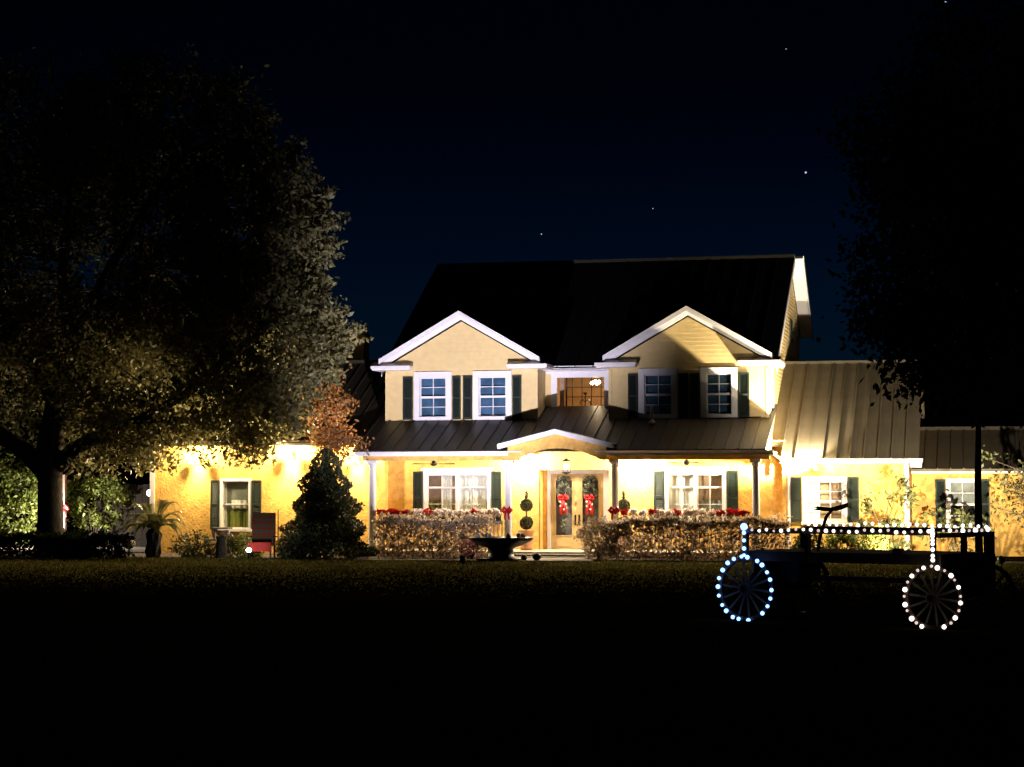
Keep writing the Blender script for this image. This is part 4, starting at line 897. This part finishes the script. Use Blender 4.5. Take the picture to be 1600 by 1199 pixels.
# ------------------------------------------------------------------ the wagon
wg = thing('farm_wagon', 'old wooden farm wagon with spoked wheels, top rails and sprung seat', 'wagon', (10.575, -30.4, 0), R(-26.8))
HL, WW = 1.62, 1.70                                     # near side y=0, far side y=WW
def wheel_mesh(r):
    k = MB(); n = 40
    for (ra, rb_) in ((r, r-.055),):
        for i in range(n):
            a, c = 2*math.pi*i/n, 2*math.pi*(i+1)/n
            f = lambda rr, t, y: (rr*math.cos(t), y, rr*math.sin(t))
            for q in ([f(ra, a, -.03), f(ra, c, -.03), f(ra, c, .03), f(ra, a, .03)], [f(rb_, a, -.03), f(rb_, a, .03), f(rb_, c, .03), f(rb_, c, -.03)], [f(ra, a, -.03), f(rb_, a, -.03), f(rb_, c, -.03), f(ra, c, -.03)], [f(ra, a, .03), f(ra, c, .03), f(rb_, c, .03), f(rb_, a, .03)]): k.quad(*q)
    return k.mesh('wheel')
spk = MB(); spk.tube([(.06, 0, 0), (.2, 0, 0), (.42, 0, 0)], [.02, .016, .02], 6); SPK = spk.mesh('spoke'); SPK.materials.append(mat('pale_spoke_wood', (.16, .13, .09), .8, var=.3))
hub = MB(); hub.tube([(0, -.12, 0), (0, -.09, 0), (0, .09, 0), (0, .1, 0)], [.05, .09, .09, .05], 14); HUB = hub.mesh('hub'); HUB.materials.append(RUST)
WM = wheel_mesh(.46); WM.materials.append(RUST); WF = wheel_mesh(.50); WF.materials.append(RUST)
for x in (-HL, HL):
    for y in (0, WW):
        wr = .50 if x < 0 else .46; wh = link('wheel', WF if x < 0 else WM, None, wg, (x, y, wr))
        link('hub', HUB, None, wh)
        for i in range(14):
            s = link('spoke', SPK, None, wh); s.rotation_euler = (0, i*2*math.pi/14 + .1, 0); s.scale.x = wr/.46
    k = MB(); k.tube([(x, .06, .46), (x, WW-.06, .46)], .035, 8); k.box(x-.06, x+.06, .2, WW-.2, .50, .62); k.build('axle', RUST, wg, local=True)
    k = MB(); k.box(x-.10, x+.10, .25, WW-.25, .62, .74); k.box(x-.05, x+.05, .3, WW-.3, .74, .93); k.build('bolster', WOODD, wg, local=True)
k = MB(); k.box(-HL-.3, HL, WW/2-.05, WW/2+.05, .62, .70); k.build('reach_pole', WOODD, wg, local=True)
k = MB(); k.box(-HL+.15, -HL+.62, .5, WW-.5, .60, .92); k.build('gear_box', WOODD, wg, local=True)
for y in (.12, .5, .88, 1.26, 1.58):
    k = MB(); k.box(-HL-.05, HL+.05, y-.06, y+.06, .93, 1.05); k.build('bed_sill', WOODD, wg, local=True)
for i in range(9):
    k = MB(); y = .06+i*.177; k.box(-HL-.08, HL+.08, y, y+.165, 1.052, 1.085 + .004*(i % 3)); k.build('bed_plank', WOODD, wg, local=True)
for (y, z) in ((0, 1.40), (WW, 1.42)):
    k = MB(); k.box(-HL-.02, HL+.05, y-.03, y+.03, z-.035, z+.03); k.build('top_rail', WOODD, wg, local=True)
    for x in (-HL, -.50, HL):
        if y > 0 and abs(x) < 1: continue
        k = MB(); k.box(x-.035, x+.035, y-.04 if y == 0 else y-.03, y+.03, .93, z-.036); k.build('stake', WOODD, wg, local=True)
for x, z in ((HL+.055, 1.38), (-HL-.02, 1.40)):
    k = MB(); k.box(x-.035, x+.035, .031, WW+.1, z-.05, z+.02); k.build('end_rail', WOODD, wg, local=True)
k = MB(); k.box(HL+.09, HL+.12, .0, WW+.05, .55, 1.06); k.build('tailboard', WOODD, wg, local=True)
for y in (.85, WW+.06):
    k = MB(); k.box(HL+.02, HL+.09, y-.04, y+.04, .9, 1.33); k.build('end_stake', WOODD, wg, local=True)
k = MB(); k.box(.95, 1.1, .0, .08, 1.086, 1.17); k.build('bolt_block', RUST, wg, local=True)
# seat on a spring bar
k = MB(); k.tube([(-.78, .75, 1.06), (-.74, .75, 1.3), (-.62, .75, 1.62), (-.52, .75, 1.72)], .028, 6); k.build('seat_spring', RUST, wg, local=True)
k = MB()
se = []
for i in range(9):
    t = i/8; x = -.84 + t*.62; wdt = .17*math.sin(math.pi*min(1, .18+t*.75)); zc = 1.73 + .025*(2*t-1)**2 + (.13*max(0, t-.6)); se.append((x, wdt, zc))
for (a, c) in zip(se[:-1], se[1:]):
    for s0, s1 in ((-1, -.4), (-.4, .4), (.4, 1)):
        z = lambda p, s: p[2] + .03*s*s
        q = [(a[0], .75+a[1]*s0, z(a, s0)), (c[0], .75+c[1]*s0, z(c, s0)), (c[0], .75+c[1]*s1, z(c, s1)), (a[0], .75+a[1]*s1, z(a, s1))]
        k.quad(*q); k.quad(*[(p[0], p[1], p[2]-.03) for p in q[::-1]])
k.build('seat', RUST, wg, local=True, smooth=True)
# string lights
bb = MB(); bb.ball((0, 0, 0), .030, 10, 7); 
def bulbmesh(m): me = bb.mesh('bulb', smooth=True); me.materials.append(m); return me
BW, BB_, BD = bulbmesh(BULBW), bulbmesh(BULBB), bulbmesh(BULBD)
CORD = mat('dark_cord', (.01, .02, .012), .6)
def strand(label, pts, fn, closed=False):
    t = thing('string_lights', label, 'string lights', wg.location, wg.rotation_euler.z, 'string lights on the wagon')
    k = MB(); k.tube(pts, .006, 4); k.build('cord', CORD, t, local=True)
    for i, p in enumerate(pts):
        me, s = fn(i); o = link('bulb', me, None, t, (p[0], p[1], p[2]+.0)); o.scale = (s*random.uniform(.82, 1.14),)*3; o.location.z += random.uniform(-.008, .008)
    return t
def ring(cx, r, n, a0, a1): return [(cx + r*math.cos(a), -.055, r+.005 + r*math.sin(a)) for a in np.linspace(a0, a1, n)+rng.normal(0, .022, n)]
strand('blue white string lights round the left wagon wheel', ring(-HL, .495, 21, R(-48), R(275)), lambda i: (BB_, 1.05))
strand('warm white string lights round the right wagon wheel', ring(HL, .455, 23, R(-65), R(250)), lambda i: (BW, 1.15) if i % 2 == 0 else (BD, .72))
strand('blue white string lights down the left front stake', [(-HL, -.06, z) for z in (1.47, 1.37, 1.25, 1.12, 1.02)], lambda i: (BB_, 2.0 if i == 0 else .95))
strand('white string lights down the right front stake', [(HL+.02, -.06, z) for z in (1.45, 1.40, 1.35, 1.30, 1.24, 1.16, 1.08, 1.01)], lambda i: (BW, 1.0))
rj = random.Random(4)
strand('string lights along the near top rail of the wagon', [(x, -.045, 1.42+rj.uniform(-.015, .015)) for x in np.linspace(-HL+.14, HL-.05, 24)], lambda i: (BW, .95) if i % 3 else (BD, .7))
strand('string lights along the far top rail of the wagon', [(x, WW, 1.485+rj.uniform(-.015, .015)) for x in np.linspace(-HL+.1, HL, 25)], lambda i: (BW, .95))
strand('string lights along the right end rail of the wagon', [(HL+.05, y, 1.43) for y in np.linspace(.22, WW-.05, 8)], lambda i: (BW, 1.15) if i % 2 else (BD, .75))

# ------------------------------------------------------------------ stars
for (p, r, lab) in (((-42.7, 639.2, 115.7), .55, 'brightest star, above the right end of the roof'), ((6.3, 639.2, 173.9), .6, 'bright star at the top edge of the sky'), ((-138.1, 639.2, 96.7), .32, 'faint star above the middle of the roof ridge'), ((-97.2, 639.2, 104.7), .24, 'very faint star above the right half of the ridge'), ((-49.3, 639.2, 160.1), .26, 'faint star high in the sky right of centre')):
    k = MB(); k.ball((0, 0, 0), r*.62, 10, 8); tag(link('star', k.mesh('star', smooth=True), STARM, None, p), lab, 'star')

# ------------------------------------------------------------------ grass
n = 130000
gx = rng.uniform(-22, 17, n); gy = -2.6 - 26*(1 - np.sqrt(1 - rng.uniform(0, 1, n)))
dens = rng.uniform(0, 1, n) < np.clip(1 - (-2.6 - gy)/24, 0, 1); gx, gy = gx[dens], gy[dens]; n = len(gx)  # blades thin out with distance to imitate light fading across the lawn
ok_ = ~((gx > -5.6) & (gx < 1.9) & (gy > -4.15)); gx, gy = gx[ok_], gy[ok_]; n = len(gx)
h_ = rng.uniform(.03, .08, n)*np.clip(1.15 - (-2.6 - gy)/26, .25, 1); a = rng.uniform(0, 6.28, n); lw_ = rng.uniform(.012, .03, n)
V = np.stack([np.stack([gx - lw_*np.cos(a), gy - lw_*np.sin(a), np.zeros(n)], 1), np.stack([gx + lw_*np.cos(a), gy + lw_*np.sin(a), np.zeros(n)], 1), np.stack([gx + rng.normal(0, .03, n), gy + rng.normal(0, .03, n), h_], 1)], 1).reshape(-1, 3)
me = bpy.data.meshes.new('grass'); me.vertices.add(3*n); me.vertices.foreach_set('co', V.ravel()); me.loops.add(3*n); me.loops.foreach_set('vertex_index', np.arange(3*n, dtype=np.int32))
me.polygons.add(n); me.polygons.foreach_set('loop_start', np.arange(0, 3*n, 3, dtype=np.int32)); me.polygons.foreach_set('loop_total', np.full(n, 3, dtype=np.int32)); me.update(calc_edges=True)
go = link('grass', me, GRASSB); go['kind'] = 'stuff'; go['label'] = 'short dim lawn grass in front of the house'; go['category'] = 'grass'
